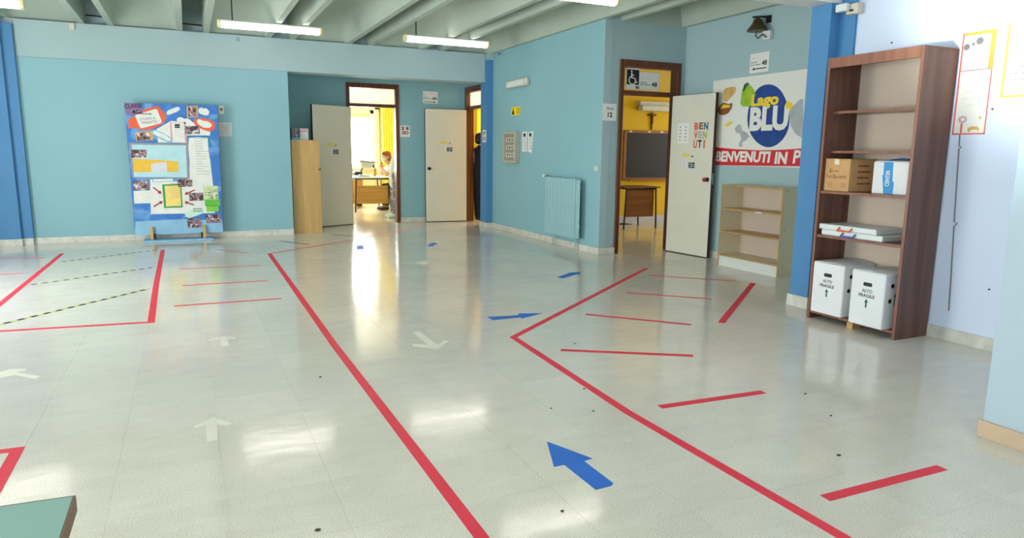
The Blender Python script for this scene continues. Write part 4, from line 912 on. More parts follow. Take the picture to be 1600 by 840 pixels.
FK = FX(4.55)
c1 = thing('cardboard_box', 'brown cardboard box reading Pan Bauletto on the bookcase shelf', 'box', (4.70, 3.83, 1.031))
obj('carton', G().box(4.55, 4.85, 3.715, 3.943, 1.031, 1.275), 'cardboard', c1, bevel=.004)
obj('flap', G().box(4.55, 4.85, 3.716, 3.828, 1.2755, 1.279), 'cardboard', c1)
obj('flap', G().box(4.55, 4.85, 3.831, 3.942, 1.2755, 1.281), 'cardboard', c1)
obj('tape_strip', G().fbox(FK, 3.815, 3.855, -.0015, -.0003, 1.235, 1.276), 'tape_clear', c1)
lettering('Pan Bauletto', FK, 3.735, 3.925, 1.130, 1.160, 'poster_brown', c1, flip=True, d=-.0012, bold=.01)
obj('emblem', G().lathe((4.5495, 3.885, 1.188), (-1, 0, 0), [(0, .018), (.0008, .018)], 14), 'poster_brown', c1)
lettering('*', FK, 3.86, 3.90, 1.17, 1.206, 'cardboard', c1, flip=True, d=-.0018)
strokes(FK, 3.81, 3.865, 1.178, 1.192, 1, 'poster_brown', c1, d=-.0012, seed=40)
strokes(FK, 3.86, 3.925, 1.06, 1.10, 4, 'poster_brown', c1, d=-.0012, seed=41, t=.25)
strokes(FK, 3.735, 3.80, 1.06, 1.10, 4, 'poster_brown', c1, d=-.0012, seed=42, t=.25)
FS_ = FY(3.715)
strokes(FS_, 4.64, 4.80, 1.07, 1.25, 4, 'poster_brown', c1, d=-.0012, seed=43, t=.35)
FK = FX(4.60)
c2 = thing('taped_box', 'white box with a vertical blue tape on the bookcase shelf', 'box', (4.73, 3.42, 1.031))
obj('carton', G().box(4.60, 4.85, 3.275, 3.553, 1.031, 1.262), 'box_white', c2, bevel=.004)
obj('flap', G().hexa([(4.60, 3.28, 1.262), (4.84, 3.28, 1.262), (4.84, 3.55, 1.262), (4.60, 3.55, 1.262), (4.61, 3.29, 1.268), (4.83, 3.29, 1.285), (4.83, 3.54, 1.285), (4.61, 3.54, 1.270)]), 'box_white', c2)
obj('blue_tape', G().prism(FK, [(3.469, 1.262), (3.396, 1.262), (3.39, 1.13), (3.376, 1.114), (3.379, 1.034), (3.453, 1.034), (3.474, 1.166), (3.466, 1.168)], -.0014, -.0002), 'box_tape_blue', c2)
cu_ = G()
lettering('CENTER', lambda a, d, c: FK(3.430 + (c - 1.145), d, 1.145 + (a - 3.43)), 3.372, 3.488, 1.128, 1.162, 'paper', c2, d=-.0022, bold=.02)
tag(obj('blue_cord', G().tube([(4.63, 3.45, 1.2755), (4.70, 3.40, 1.287), (4.66, 3.33, 1.283), (4.75, 3.30, 1.290)], .005, 6), 'handle_blue'), 'thin dark blue cord on top of the white taped box', 'cord')
def case(y0, y1, z0, z1, label, hm, hy, hz):
    t = thing('plastic_case', label, 'case', (4.69, (y0 + y1) / 2, z0), 'flat plastic cases in the bookcase')
    obj('shell', G().box(4.535, 4.85, y0, y1, z0, z1), 'plastic_white', t, bevel=.008, seg=2)
    F = FX(4.535)
    obj('handle', G().tube([F(hy - .055, 0, hz + .012), F(hy - .055, -.03, hz - .01), F(hy + .055, -.03, hz - .01), F(hy + .055, 0, hz + .012)], .007, 8), hm, t, smooth=True)
case(3.375, 3.915, .6845, .7285, 'lower flat white plastic case with a blue handle', 'handle_blue', 3.655, .705)
case(3.43, 3.942, .729, .772, 'upper flat white plastic case with an orange handle', 'handle_orange', 3.69, .745)
def fragile(x0, x1, y0, y1, label, seed):
    t = thing('fragile_box', label, 'box', ((x0 + x1) / 2, (y0 + y1) / 2, .067), 'white boxes reading ALTO FRAGILE')
    F = FX(x0); zt = .470; yc = (y0 + y1) / 2
    obj('carton', G().box(x0, x1, y0, y1, .067, zt), 'box_white', t, bevel=.006)
    tilt = .02 if seed == 1 else .006
    obj('flap', G().hexa([(x0 + .004, y0 + .004, zt + .001), (x1 - .004, y0 + .004, zt + .001), (x1 - .004, yc, zt + .001 + tilt), (x0 + .02, yc, zt + .001 + tilt * .4), (x0 + .004, y0 + .004, zt + .004), (x1 - .004, y0 + .004, zt + .004), (x1 - .004, yc, zt + .004 + tilt), (x0 + .02, yc, zt + .004 + tilt * .4)]), 'box_white', t)
    obj('flap', G().hexa([(x0 + .03, yc + .006, zt + .001), (x1 - .004, yc + .006, zt + .001), (x1 - .004, y1 - .004, zt + .001), (x0 + .004, y1 - .004, zt + .001), (x0 + .03, yc + .006, zt + .006), (x1 - .004, yc + .006, zt + .006 + tilt), (x1 - .004, y1 - .004, zt + .006), (x0 + .004, y1 - .004, zt + .004)]), 'box_white', t)
    hole = [(yc + .045 * sgn * 1 + .014 * math.cos(a), .378 + .014 * math.sin(a)) for sgn, rng in ((1, (-90, 91)), (-1, (90, 271))) for a in [math.radians(d) for d in range(rng[0], rng[1], 30)]]
    obj('hand_hole', G().prism(F, [(yc + (p - yc) * .62, q) for p, q in hole], -.0014, -.0002), 'black', t)
    lettering('ALTO', F, yc - .042, yc + .042, .318, .342, 'green_ink' if seed == 2 else 'ink', t, flip=True, d=-.0012, bold=.02)
    lettering('FRAGILE', F, yc - .066, yc + .066, .281, .306, 'ink', t, flip=True, d=-.0012, bold=.02)
    obj('arrow', G().prism(F, [(yc - .006, .205), (yc + .006, .205), (yc + .006, .245), (yc + .016, .245), (yc, .27), (yc - .016, .245), (yc - .006, .245)], -.0014, -.0002), 'green_ink', t)
    FSd = FY(y0)
    for z, x in ((.385, x0 + .08), (.275, x0 + .065)):
        obj('side_hole', G().lathe((x, y0 - .0002, z), (0, -1, 0), [(0, .017), (.001, .017)], 10), 'black', t)
    obj('side_arrow', G().prism(FSd, [(x0 + .112, .235), (x0 + .124, .235), (x0 + .124, .305), (x0 + .134, .305), (x0 + .118, .33), (x0 + .102, .305), (x0 + .112, .305)], -.0014, -.0002), 'ink', t)
fragile(4.495, 4.84, 3.635, 3.925, 'white ALTO FRAGILE box farther back, next to the blue column', 1)
fragile(4.45, 4.80, 3.252, 3.53, 'white ALTO FRAGILE box in front, at the bookcase end', 2)

# ================================================================== CHARTS, STRING, SENSOR on the near wall
FW = FX(XW)
ch = thing('hanging_chart', 'tall chart with red and orange border right of the bookcase', 'chart', (XW, 3.06, 1.457))
obj('sheet', G().fbox(FW, 2.957, 3.178, -.003, -.001, 1.457, 2.139), 'poster_white', ch)
obj('border', G().fbox(FW, 3.168, 3.178, -.0045, -.0031, 1.457, 2.139).fbox(FW, 2.957, 2.964, -.0045, -.0031, 1.457, 1.885).fbox(FW, 2.957, 3.178, -.0045, -.0031, 1.457, 1.466).fbox(FW, 2.964, 3.168, -.0045, -.0031, 1.884, 1.889), 'frame_red', ch)
obj('corner_border', G().fbox(FW, 2.957, 2.987, -.0048, -.0031, 1.889, 2.139).fbox(FW, 2.987, 3.166, -.0048, -.0031, 2.118, 2.139), 'frame_orange', ch)
obj('doodle', G().lathe((XW - .0032, 3.06, 2.075), (-1, 0, 0), [(0, .024), (.001, .024)], 16).lathe((XW - .0032, 3.145, 2.045), (-1, 0, 0), [(0, .022), (.001, .022)], 10).lathe((XW - .0032, 3.102, 2.06), (-1, 0, 0), [(0, .011), (.001, .011)], 8), 'ink_grey', ch)
obj('tree_trunk', G().fbox(FW, 3.112, 3.124, -.0045, -.0031, 1.468, 1.535), 'frame_red', ch)
tr_ = G()
for a in range(0, 360, 40): tr_.lathe((XW - .0032, 3.115 + .022 * math.cos(math.radians(a)), 1.56 + .018 * math.sin(math.radians(a))), (-1, 0, 0), [(0, .009), (.001, .009)], 8)
obj('tree_crown', tr_, 'pink_box', ch)
obj('animal_drawing', G().prism(FW, [(3.07, 1.475), (3.075, 1.50), (3.05, 1.512), (3.01, 1.508), (2.995, 1.495), (3.0, 1.472), (3.01, 1.488), (3.05, 1.488), (3.058, 1.474)], -.0045, -.0031), 'poster_tan', ch)
obj('sun_drawing', G().lathe((XW - .0032, 3.0, 1.568), (-1, 0, 0), [(0, .009), (.001, .009)], 10), 'frame_orange', ch)
strokes(FW, 2.985, 3.15, 1.63, 1.86, 5, 'paper_grey', ch, d=-.004, seed=50, t=.1)
tag(obj('chart_string', G().tube([(XW - .004, 3.122, 1.456), (XW - .004, 3.118, 1.38), (XW - .006, 3.10, 1.368), (XW - .004, 3.117, 1.36), (XW - .004, 3.09, .85), (XW - .005, 3.065, .845), (XW - .004, 3.088, .82), (XW - .004, 3.066, .45), (XW - .0045, 3.054, .217)], .004, 5), 'string'), 'knotted string hanging below the red bordered chart', 'string')
c3 = thing('hanging_chart', 'second chart with yellow orange border at the right edge', 'chart', (XW, 2.76, 1.69))
obj('sheet', G().fbox(FW, 2.60, 2.888, -.003, -.001, 1.69, 2.16), 'poster_white', c3)
obj('border', G().fbox(FW, 2.872, 2.888, -.0045, -.0031, 1.69, 2.16).fbox(FW, 2.60, 2.872, -.0045, -.0031, 1.69, 1.703).fbox(FW, 2.60, 2.872, -.0045, -.0031, 1.965, 1.969), 'frame_yellow', c3)
strokes(FW, 2.63, 2.85, 1.78, 1.90, 3, 'ink_grey', c3, d=-.004, seed=51, t=.12)
se = thing('motion_sensor', 'white motion sensor high beside the bright blue column', 'sensor', (XW, 4.07, 2.39))
obj('body', G().fbox(FW, 3.995, 4.10, -.075, -.001, 2.405, 2.485), 'beige_plastic', se, bevel=.006)
obj('lens_box', G().fbox(FW, 4.06, 4.165, -.12, -.076, 2.43, 2.49), 'plastic_white', se, bevel=.006)
obj('lens', G().fbox(FW, 4.03, 4.058, -.082, -.0755, 2.425, 2.44), 'black', se)
for i, (y, z) in enumerate(((3.72, 2.15), (2.925, 1.62), (2.80, .42))):
    tag(obj('wall_nail', G().lathe((XW - .0003, y, z), (-1, 0, 0), [(0, .006), (.012, .004)], 8), 'steel_dark'), ['small nail in the wall above the bookcase', 'small nail in the wall beside the two charts', 'small dark nail low on the wall right of the string'][i], 'nail')

# small fittings under the beam
tag(obj('junction_box', G().box(-1.325, -1.265, YB - .04, YB - .0125, 2.835, 2.925), 'beige_plastic', bevel=.005), 'small beige junction box at the top of the back beam', 'junction box')
tag(obj('beam_hook', G().tube([(.745, YB - .013, 2.90), (.745, YB - .025, 2.85), (.775, YB - .025, 2.85), (.775, YB - .013, 2.90)], .004, 6), 'chrome'), 'thin wire hook on the back beam under the lamp', 'hook')

# ================================================================== NEAR TABLE
tb = thing('table', 'teal topped table with brown edge at the bottom left corner', 'table', (-.86, .95, 0))
TC = Vector((-.207, 1.294)); FTt = lambda a, d, c: (TC.x + a * math.cos(-.07) - d * math.sin(-.07) * -1 * 0 + 0, TC.y + a * math.sin(-.07) - d, c)
obj('tabletop', G().fbox(FTt, -1.298, -.004, .003, .66, .692, .72), 'laminate_teal', tb)
obj('edge_band', G().fbox(FTt, -.0035, 0, 0, .663, .692, .72).fbox(FTt, -1.302, -.0035, 0, .0028, .692, .72).fbox(FTt, -1.302, -.0035, .6602, .663, .692, .72).fbox(FTt, -1.302, -1.2985, .003, .66, .692, .72), 'laminate_brown', tb)
for a in (-1.24, -.06):
    for d in (.06, .60):
        p = Vector(FTt(a, d, 0))
        obj('leg', G().tube([p, p + Vector((0, 0, .69))], .016, 8), 'steel_dark', tb, smooth=True)
obj('apron', G().fbox(FTt, -1.24, -.06, .05, .07, .64, .69).fbox(FTt, -1.24, -.06, .59, .61, .64, .69), 'steel_dark', tb)
# ================================================================== CLASSROOM WITH THE BLACKBOARD
bb = thing('blackboard', 'dark blackboard in a brown frame on the yellow classroom wall', 'blackboard', (8.4, 11.1, .8))
F = FY(11.13)
obj('slate', G().fbox(F, 7.53, 9.25, -.022, -.002, .85, 1.69), 'blackboard', bb)
obj('frame', G().fbox(F, 7.47, 7.53, -.035, -.001, .80, 1.74).fbox(F, 9.25, 9.31, -.035, -.001, .80, 1.74).fbox(F, 7.53, 9.25, -.035, -.001, 1.69, 1.74).fbox(F, 7.53, 9.25, -.035, -.001, .80, .85), 'board_frame', bb, bevel=.004)
obj('chalk_ledge', G().fbox(F, 7.6, 9.2, -.10, -.036, .80, .815), 'board_frame', bb)
for x in (7.58, 8.0, 8.3): obj('clip', G().fbox(F, x, x + .06, -.04, -.0355, 1.70, 1.735), 'plastic_white', bb)
cr_ = tag(obj('crucifix', G().fbox(F, 8.085, 8.115, -.025, -.001, 1.76, 2.08).fbox(F, 8.0, 8.20, -.024, -.002, 2.02, 2.05).fbox(F, 8.088, 8.112, -.045, -.025, 1.86, 2.03).fbox(F, 8.03, 8.17, -.04, -.025, 2.025, 2.045), 'door_wood', bevel=.003), 'small dark wooden crucifix above the blackboard', 'crucifix')
wl2 = thing('wall_lamp', 'white boxed lamp above the blackboard in the classroom', 'lamp', (8.4, 11.05, 2.1))
obj('housing', G().fbox(F, 7.76, 9.0, -.10, -.001, 2.20, 2.28), 'lamp_body', wl2, bevel=.006)
obj('diffuser', G().fbox(F, 7.765, 8.995, -.16, -.02, 2.105, 2.199), 'plastic_white', wl2, bevel=.015)
def school_desk(name, label, x0, x1, y0, y1, top_m, panel_m, zt=.73, pz=(.21, .66)):
    t = thing(name, label, 'desk', ((x0 + x1) / 2, (y0 + y1) / 2, 0))
    obj('desktop', G().box(x0, x1, y0, y1, zt - .022, zt), top_m, t, bevel=.004)
    for x, s_ in ((x0 + .07, -1), (x1 - .07, 1)):
        for y in (y0 + .05, y1 - .05):
            obj('leg', G().tube([(x, y, zt - .022), (x, y, zt - .06), (x + s_ * .03, y, 0)], .014, 8), 'steel_dark', t, smooth=True)
        obj('rail', G().tube([(x, y0 + .05, zt - .035), (x, y1 - .05, zt - .035)], .012, 8), 'steel_dark', t)
    obj('modesty_panel', G().box(x0 + .09, x1 - .09, y0 + .07, y0 + .085, pz[0], pz[1]), panel_m, t, bevel=.002)
    obj('cross_rail', G().tube([(x0 + .07, y0 + .05, zt - .04), (x1 - .07, y0 + .05, zt - .04)], .013, 8), 'steel_dark', t)
    return t
school_desk('school_desk', 'brown desk standing in front of the blackboard', 6.77, 7.53, 9.98, 10.62, 'desk_brown', 'desk_brown', .735, (.21, .695))
pm = tag(obj('floor_mat', G().box(7.0, 7.45, 10.7, 10.95, .0002, .006), 'black'), 'small dark mat on the floor under the blackboard', 'mat')

# ================================================================== BRIGHT CLASSROOM
school_desk('teacher_desk', 'teacher desk with pale top and wooden front panel', 3.13, 3.975, 14.68, 15.80, 'paper_grey', 'desk_wood', .745, (.18, .565))
bt = thing('book', 'teal book lying on the teacher desk', 'book', (3.43, 15.0, .746))
obj('cover', G().box(3.32, 3.545, 14.92, 15.08, .7462, .752).box(3.32, 3.545, 14.92, 15.08, .782, .788).box(3.32, 3.327, 14.92, 15.08, .7525, .7815), 'book_teal', bt)
obj('pages', G().box(3.328, 3.535, 14.925, 15.075, .7525, .7815), 'paper', bt)
tag(obj('open_sheet', G().box(3.30, 3.60, 14.74, 14.90, .7456, .7475), 'paper'), 'white sheet lying flat on the teacher desk', 'sheet')
lp = thing('desk_basket', 'pale tray of papers on a black stand on the teacher desk', 'tray', (3.52, 15.2, .746))
obj('stand', G().tube([(3.44, 15.25, .752), (3.42, 15.25, .86), (3.46, 15.25, .92)], .014, 8).box(3.38, 3.52, 15.19, 15.31, .7462, .756), 'black', lp)
obj('tray', G().hexa([(3.41, 15.12, .92), (3.62, 15.12, .92), (3.62, 15.34, .92), (3.41, 15.34, .92), (3.38, 15.1, 1.07), (3.70, 15.1, 1.05), (3.70, 15.36, 1.05), (3.38, 15.36, 1.07)]), 'wall_cream', lp, bevel=.01)
obj('folder', G().hexa([(3.37, 15.09, 1.072), (3.74, 15.09, 1.045), (3.74, 15.37, 1.045), (3.37, 15.37, 1.072), (3.38, 15.1, 1.10), (3.74, 15.1, 1.06), (3.74, 15.36, 1.06), (3.38, 15.36, 1.10)]), 'ink_grey', lp)
tag(obj('bottle', G().lathe((3.70, 15.12, .746), (0, 0, 1), [(0, .03), (.13, .03), (.16, .014), (.20, .014), (.205, .01)], 12), 'poster_tan', smooth=True), 'small tan bottle on the teacher desk by the seated woman', 'bottle')
cb2 = thing('side_cabinet', 'low wooden cabinet under the bright classroom window', 'cabinet', (3.45, 16.6, 0))
obj('body', G().box(3.0, 3.72, 16.4, 16.9, .06, .62), 'desk_wood', cb2, bevel=.004)
obj('worktop', G().box(2.97, 3.75, 16.37, 16.93, .621, .65), 'paper_grey', cb2, bevel=.004)
obj('door', G().box(3.02, 3.35, 16.385, 16.3995, .08, .60), 'desk_wood', cb2)
obj('door', G().box(3.37, 3.70, 16.385, 16.3995, .08, .60), 'desk_wood', cb2)
for x in (3.05, 3.67): obj('foot', G().box(x - .03, x + .03, 16.45, 16.85, 0, .059), 'black', cb2)
tag(obj('black_bag', G().box(3.55, 3.74, 16.50, 16.75, .651, .82), 'black', bevel=.03, seg=2), 'black bag on the low cabinet under the window', 'bag')
cu3 = thing('curtain', 'long yellow curtain beside the bright classroom window', 'curtain', (4.6, 17.36, .1))
g = G(); n = 28
vs = []
for k in range(n + 1):
    x = 4.42 + .36 * k / n; y = 17.36 + .035 * math.sin(k * 1.25)
    vs += [(x, y, .1), (x, y, 2.62), (x, y + .006, .1), (x, y + .006, 2.62)]
fs = []
for k in range(n):
    a, b = 4 * k, 4 * k + 4
    fs += [(a, b, b + 1, a + 1), (a + 2, a + 3, b + 3, b + 2), (a + 1, b + 1, b + 3, a + 3), (a, a + 2, b + 2, b)]
fs += [(0, 1, 3, 2), (4 * n, 4 * n + 2, 4 * n + 3, 4 * n + 1)]
obj('cloth', g.add(vs, fs), 'curtain_yellow', cu3, smooth=True)
obj('curtain_rail', G().tube([(1.7, 17.37, 2.64), (4.85, 17.37, 2.64)], .015, 8), 'white_paint', cu3)
FQ = FX(4.95)
for i, (y, z, lab) in enumerate(((15.6, 1.75, 'upper white paper on the yellow side wall of the bright classroom'), (15.55, 1.35, 'lower white paper on the yellow side wall of the bright classroom'))):
    s = sheet('wall_paper_sheet', lab, 'sheet', FQ, y - .35, y + .35, z - .17, z + .17, 'paper')
    strokes(FQ, y - .3, y + .3, z - .13, z + .13, 4, 'ink_grey', s, seed=60 + i, t=.2, fill=.4)
def chair(label, x, y):
    t = thing('chair', label, 'chair', (x, y, 0))
    obj('seat', G().box(x - .2, x + .2, y - .23, y + .23, .375, .392), 'desk_wood', t, bevel=.008)
    obj('backrest', G().box(x + .215, x + .235, y - .19, y + .19, .66, .84), 'desk_wood', t, bevel=.008)
    for dx in (-.17, .17):
        for dy in (-.21, .21):
            top = .84 if dx > 0 else .375
            obj('leg', G().tube([(x + dx + (.03 if dx > 0 else -.02), y + dy, 0), (x + dx, y + dy, .375)] + ([(x + dx + .04, y + dy, top)] if dx > 0 else []), .011, 8), 'steel_dark', t)
    return t
chair('wooden chair under the seated person at the teacher desk', 4.255, 15.22)

# ================================================================== PEOPLE
class Body:
    """rounded limbs and masses fused into one continuous surface"""
    def __init__(s): s.g = G()
    def limb(s, *pr):
        for (p, r), (q, t) in zip(pr, pr[1:]):
            p, q = Vector(p), Vector(q)
            s.g.tube([p, q], [r, t], 12)
            for c, k in ((p, r), (q, t)): s.g.ball(c, k, k, k, 12, 8)
        return s
    def mass(s, c, rx, ry, rz):
        s.g.ball(c, rx, ry, rz, 16, 10); return s
    def hand(s, wrist, d, side, curl, thumb):
        """palm and five bent fingers; d = pointing, side = across the knuckles towards the thumb, curl = palm side"""
        w, d, side, curl = Vector(wrist), Vector(d).normalized(), Vector(side).normalized(), Vector(curl).normalized()
        pc = w + d * .05
        for k in (-.028, -.01, .01, .028): s.limb((w + side * k * .6, .016), (pc + side * k + d * .03, .013))
        for k, ln in ((.030, .070), (.010, .080), (-.010, .074), (-.029, .058)):
            b = pc + side * k + d * .03
            m = b + d * ln * .45 + curl * ln * .15
            t = m + d * ln * .2 + curl * ln * .42
            s.limb((b, .0095), (m, .009), (t, .0075))
        b = w + d * .025 + side * .022
        m = b + side * .03 + d * .025 + curl * .012
        s.limb((b, .013), (m, .0105), (m + d * .03 + curl * .012, .009))
        return s
    def head(s, c, f):
        """skull, jaw, nose and ears; f = facing (unit, horizontal)"""
        c, f = Vector(c), Vector(f).normalized(); sd = Vector((-f.y, f.x, 0))
        s.g.ball(c + Vector((0, 0, .025)) - f * .012, .085, .085, .088, 16, 12)
        s.g.ball(c - Vector((0, 0, .035)) + f * .018, .064, .064, .078, 16, 12)
        s.limb((c + f * .088 + Vector((0, 0, .012)), .008), (c + f * .104 - Vector((0, 0, .018)), .012))
        for k in (-1, 1):
            s.g.ball(c + sd * k * .083 - f * .01, .016, .016, .03, 8, 8)
            s.g.ball(c + f * .078 + sd * k * .032 + Vector((0, 0, .026)), .012, .012, .007, 8, 6)
        s.limb((c + f * .083 + sd * .022 - Vector((0, 0, .055)), .007), (c + f * .083 - sd * .022 - Vector((0, 0, .055)), .007))
        return s
    def build(s, name, m, parent, voxel=.009, smooth_it=4):
        me = bpy.data.meshes.new(name); og = ORG[parent]
        me.from_pydata([Vector(v) - og for v in s.g.v], [], s.g.f); me.materials.append(MATS[m])
        bm = bmesh.new(); bm.from_mesh(me); bmesh.ops.recalc_face_normals(bm, faces=bm.faces); bm.to_mesh(me); bm.free()
        t = bpy.data.objects.new('t', me); COL.objects.link(t)
        r = t.modifiers.new('r', 'REMESH'); r.mode = 'VOXEL'; r.voxel_size = voxel; r.use_smooth_shade = True
        k = t.modifiers.new('s', 'SMOOTH'); k.factor = .5; k.iterations = smooth_it
        me2 = bpy.data.meshes.new_from_object(t.evaluated_get(bpy.context.evaluated_depsgraph_get()))
        bpy.data.objects.remove(t); me2.name = name
        if not me2.materials: me2.materials.append(MATS[m])
        for p in me2.polygons: p.use_smooth = True
        o = bpy.data.objects.new(name, me2); COL.objects.link(o); o.parent = parent; ORG[o] = og
        return o
def eyes(c, f, parent):
    c, f = Vector(c), Vector(f).normalized(); sd = Vector((-f.y, f.x, 0))
    for k in (-1, 1):
        p = c + f * .083 + sd * k * .032 + Vector((0, 0, .012))
        e = obj('eye', G().ball(p, .011, .011, .009, 10, 8), 'paper', parent, smooth=True)
        obj('iris', G().ball(p + f * .007, .005, .005, .006, 8, 6), 'ink', e, smooth=True)

# person sitting at the teacher desk, hands joined under her chin
wm = thing('person', 'seated person with auburn hair, white top and face mask at the teacher desk', 'person', (4.05, 15.2, 0))
HC, HF = (3.975, 15.21, 1.165), (-.94, -.34, 0)
b = Body().limb(((4.19, 15.22, .545), .11), ((4.16, 15.22, .70), .105), ((4.10, 15.22, .90), .115), ((4.05, 15.22, 1.0), .055), ((4.0, 15.215, 1.09), .05)).head(HC, HF)
for y, s_ in ((15.06, -1), (15.39, 1)):
    yc = 15.22 - s_ * -.012
    b.limb(((4.09, y, .94), .055), ((3.93, y + s_ * .03, .795), .042), ((3.875, 15.22 + s_ * .035, .925), .027))
    b.hand((3.875, 15.22 + s_ * .032, .925), (-.12, -s_ * .15, 1), (1, 0, 0), (0, -s_, 0), s_)
    b.limb(((4.17, 15.22 + s_ * .09, .52), .08), ((3.95, 15.22 + s_ * .10, .51), .062), ((3.94, 15.22 + s_ * .10, .28), .048), ((3.95, 15.22 + s_ * .10, .08), .036)).limb(((3.96, 15.22 + s_ * .10, .045), .036), ((3.83, 15.22 + s_ * .10, .032), .028))
wb = b.build('body', 'skin', wm, .0075, 3)
eyes(HC, HF, wm)
t_ = Body().limb(((4.19, 15.22, .555), .13), ((4.16, 15.22, .70), .122), ((4.10, 15.22, .88), .13), ((4.065, 15.22, .985), .075))
for y, s_ in ((15.06, -1), (15.39, 1)): t_.limb(((4.08, y + s_ * -.01, .935), .07), ((3.99, y + s_ * .015, .85), .06))
t_.build('top', 'shirt_white', wm, .011, 4)
t_ = Body().limb(((4.20, 15.17, .54), .12), ((4.20, 15.27, .54), .12))
for s_ in (-1, 1): t_.limb(((4.17, 15.22 + s_ * .09, .52), .098), ((3.95, 15.22 + s_ * .10, .51), .078), ((3.94, 15.22 + s_ * .10, .28), .064), ((3.95, 15.22 + s_ * .10, .13), .056))
t_.build('trousers', 'trousers_olive', wm, .011, 4)
for s_ in (-1, 1): Body().limb(((3.965, 15.22 + s_ * .10, .05), .046), ((3.90, 15.22 + s_ * .10, .042), .042), ((3.81, 15.22 + s_ * .10, .036), .036)).build('shoe', 'shoe_brown', wm, .009, 2)
hc = Vector(HC); hf = Vector(HF).normalized()
Body().mass(hc - hf * .028 + Vector((0, 0, .045)), .098, .098, .095).mass(hc - hf * .055 - Vector((0, 0, .02)), .085, .085, .085).mass(hc + Vector((0, 0, .085)) + hf * .03, .07, .07, .045).mass(hc + Vector((-hf.y, hf.x, 0)) * .075 - hf * .03 - Vector((0, 0, .02)), .03, .03, .07).mass(hc - Vector((-hf.y, hf.x, 0)) * .075 - hf * .03 - Vector((0, 0, .02)), .03, .03, .07).build('hair', 'hair_auburn', wm, .009, 3)
Body().mass(hc + hf * .055 - Vector((0, 0, .042)), .058, .058, .048).mass(hc + hf * .075 - Vector((0, 0, .035)), .036, .036, .036).build('face_mask', 'mask', wm, .008, 3)

# person in a white blouse just inside the bright classroom door
p2 = thing('person', 'standing person in white blouse and patterned trousers half hidden by the door jamb', 'person', (3.72, 13.4, 0))
H2, F2_ = (3.80, 13.42, 1.47), (-1, 0, 0)
b = Body().limb(((3.70, 13.42, .86), .12), ((3.73, 13.42, 1.05), .105), ((3.77, 13.42, 1.22), .12), ((3.79, 13.42, 1.33), .055), ((3.795, 13.42, 1.40), .05)).head(H2, F2_)
for s_ in (-1, 1):
    y = 13.42 + s_ * .17
    b.limb(((3.78, y, 1.27), .052), ((3.82, y + s_ * .03, 1.02), .04), ((3.72, y + s_ * .02, .82), .027)).hand((3.72, y + s_ * .02, .82), (-.25, 0, -1), (-1, 0, .0), (0, -s_, 0), s_)
    y = 13.42 + s_ * .085
    b.limb(((3.70, y, .84), .085), ((3.69, y, .46), .056), ((3.68, y, .09), .036)).limb(((3.69, y, .045), .035), ((3.55, y, .03), .028))
b.build('body', 'skin', p2, .009, 3)
eyes(H2, F2_, p2)
t_ = Body().limb(((3.70, 13.42, .70), .145), ((3.71, 13.42, .95), .135), ((3.77, 13.42, 1.22), .135), ((3.79, 13.42, 1.31), .08))
for s_ in (-1, 1): t_.limb(((3.78, 13.42 + s_ * .165, 1.27), .066), ((3.82, 13.42 + s_ * .20, 1.04), .055))
t_.build('blouse', 'shirt_white', p2, .011, 4)
t_ = Body().limb(((3.70, 13.37, .82), .12), ((3.70, 13.47, .82), .12))
for s_ in (-1, 1): t_.limb(((3.70, 13.42 + s_ * .085, .80), .105), ((3.69, 13.42 + s_ * .085, .46), .085), ((3.68, 13.42 + s_ * .085, .12), .078))
t_.build('trousers', 'trousers_print', p2, .011, 4)
for s_ in (-1, 1): Body().limb(((3.70, 13.42 + s_ * .085, .05), .046), ((3.52, 13.42 + s_ * .085, .036), .036)).build('shoe', 'shirt_white', p2, .009, 2)
hc = Vector(H2); hf = Vector(F2_)
Body().mass(hc - hf * .03 + Vector((0, 0, .045)), .098, .098, .092).mass(hc - hf * .055 - Vector((0, 0, .03)), .085, .09, .09).build('hair', 'hair_dark', p2, .009, 3)

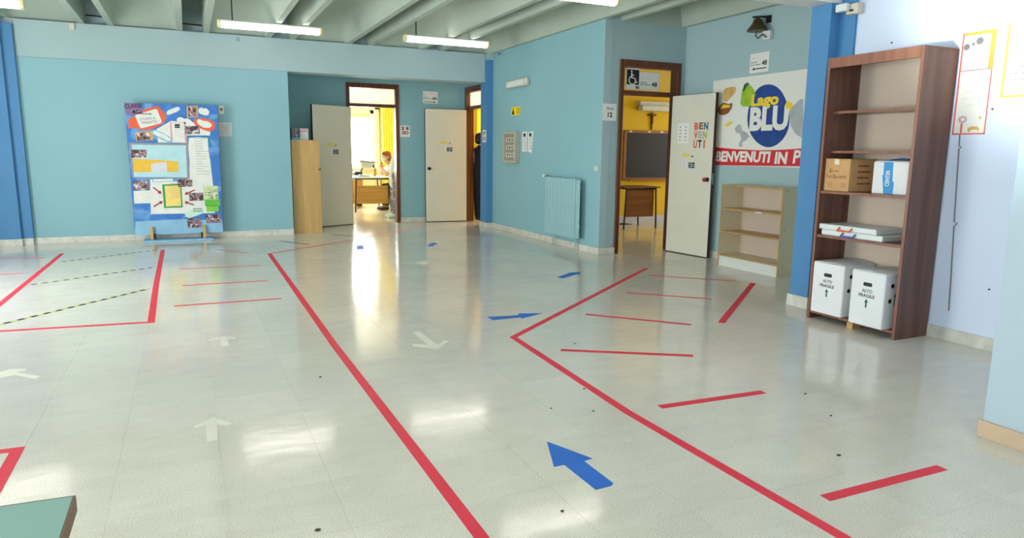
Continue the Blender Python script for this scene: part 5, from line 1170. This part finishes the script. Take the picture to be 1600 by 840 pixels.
# man in black standing in the doorway at the slim column, back turned
p3 = thing('person', 'standing person in black polo and trousers in the doorway by the slim blue column', 'person', (5.01, 12.25, 0))
mx, my = 5.01, 12.25
H3, F3_ = (mx + .02, my, 1.535), (.96, .28, 0)
b = Body().limb(((mx, my, .90), .12), ((mx, my, 1.08), .115), ((mx, my, 1.26), .13), ((mx + .01, my, 1.39), .058), ((mx + .02, my, 1.46), .055)).head(H3, F3_)
for s_ in (-1, 1):
    y = my + s_ * .19
    b.limb(((mx, y, 1.32), .058), ((mx - .03, y + s_ * .03, 1.10), .045), ((mx + .13, y - s_ * .05, 1.07), .032)).hand((mx + .13, y - s_ * .05, 1.07), (1, -s_ * .5, .05), (0, 0, 1), (.2, -s_, 0), s_)
    y = my + s_ * .09
    b.limb(((mx, y, .88), .09), ((mx, y, .48), .06), ((mx, y, .09), .038)).limb(((mx - .01, y, .045), .036), ((mx + .13, y, .03), .03))
b.build('body', 'skin', p3, .009, 3)
eyes(H3, F3_, p3)
t_ = Body().limb(((mx, my - .05, .88), .135), ((mx, my - .05, 1.08), .125), ((mx, my - .05, 1.27), .135)).limb(((mx, my + .05, .88), .135), ((mx, my + .05, 1.08), .125), ((mx, my + .05, 1.27), .135), ((mx + .01, my, 1.375), .075))
for s_ in (-1, 1): t_.limb(((mx, my + s_ * .18, 1.31), .075), ((mx - .015, my + s_ * .21, 1.18), .062))
t_.build('polo', 'polo_black', p3, .011, 4)
t_ = Body().limb(((mx, my - .06, .86), .128), ((mx, my + .06, .86), .128))
for s_ in (-1, 1): t_.limb(((mx, my + s_ * .09, .85), .112), ((mx, my + s_ * .09, .48), .085), ((mx, my + s_ * .09, .11), .07))
t_.build('trousers', 'trousers_black', p3, .011, 4)
for s_ in (-1, 1): Body().limb(((mx - .02, my + s_ * .09, .05), .046), ((mx + .15, my + s_ * .09, .036), .036)).build('shoe', 'black', p3, .009, 2)
hc = Vector(H3); hf = Vector(F3_).normalized()
Body().mass(hc - hf * .026 + Vector((0, 0, .04)), .095, .095, .086).mass(hc - hf * .05 - Vector((0, 0, .025)), .075, .078, .07).build('hair', 'hair_dark', p3, .009, 3)
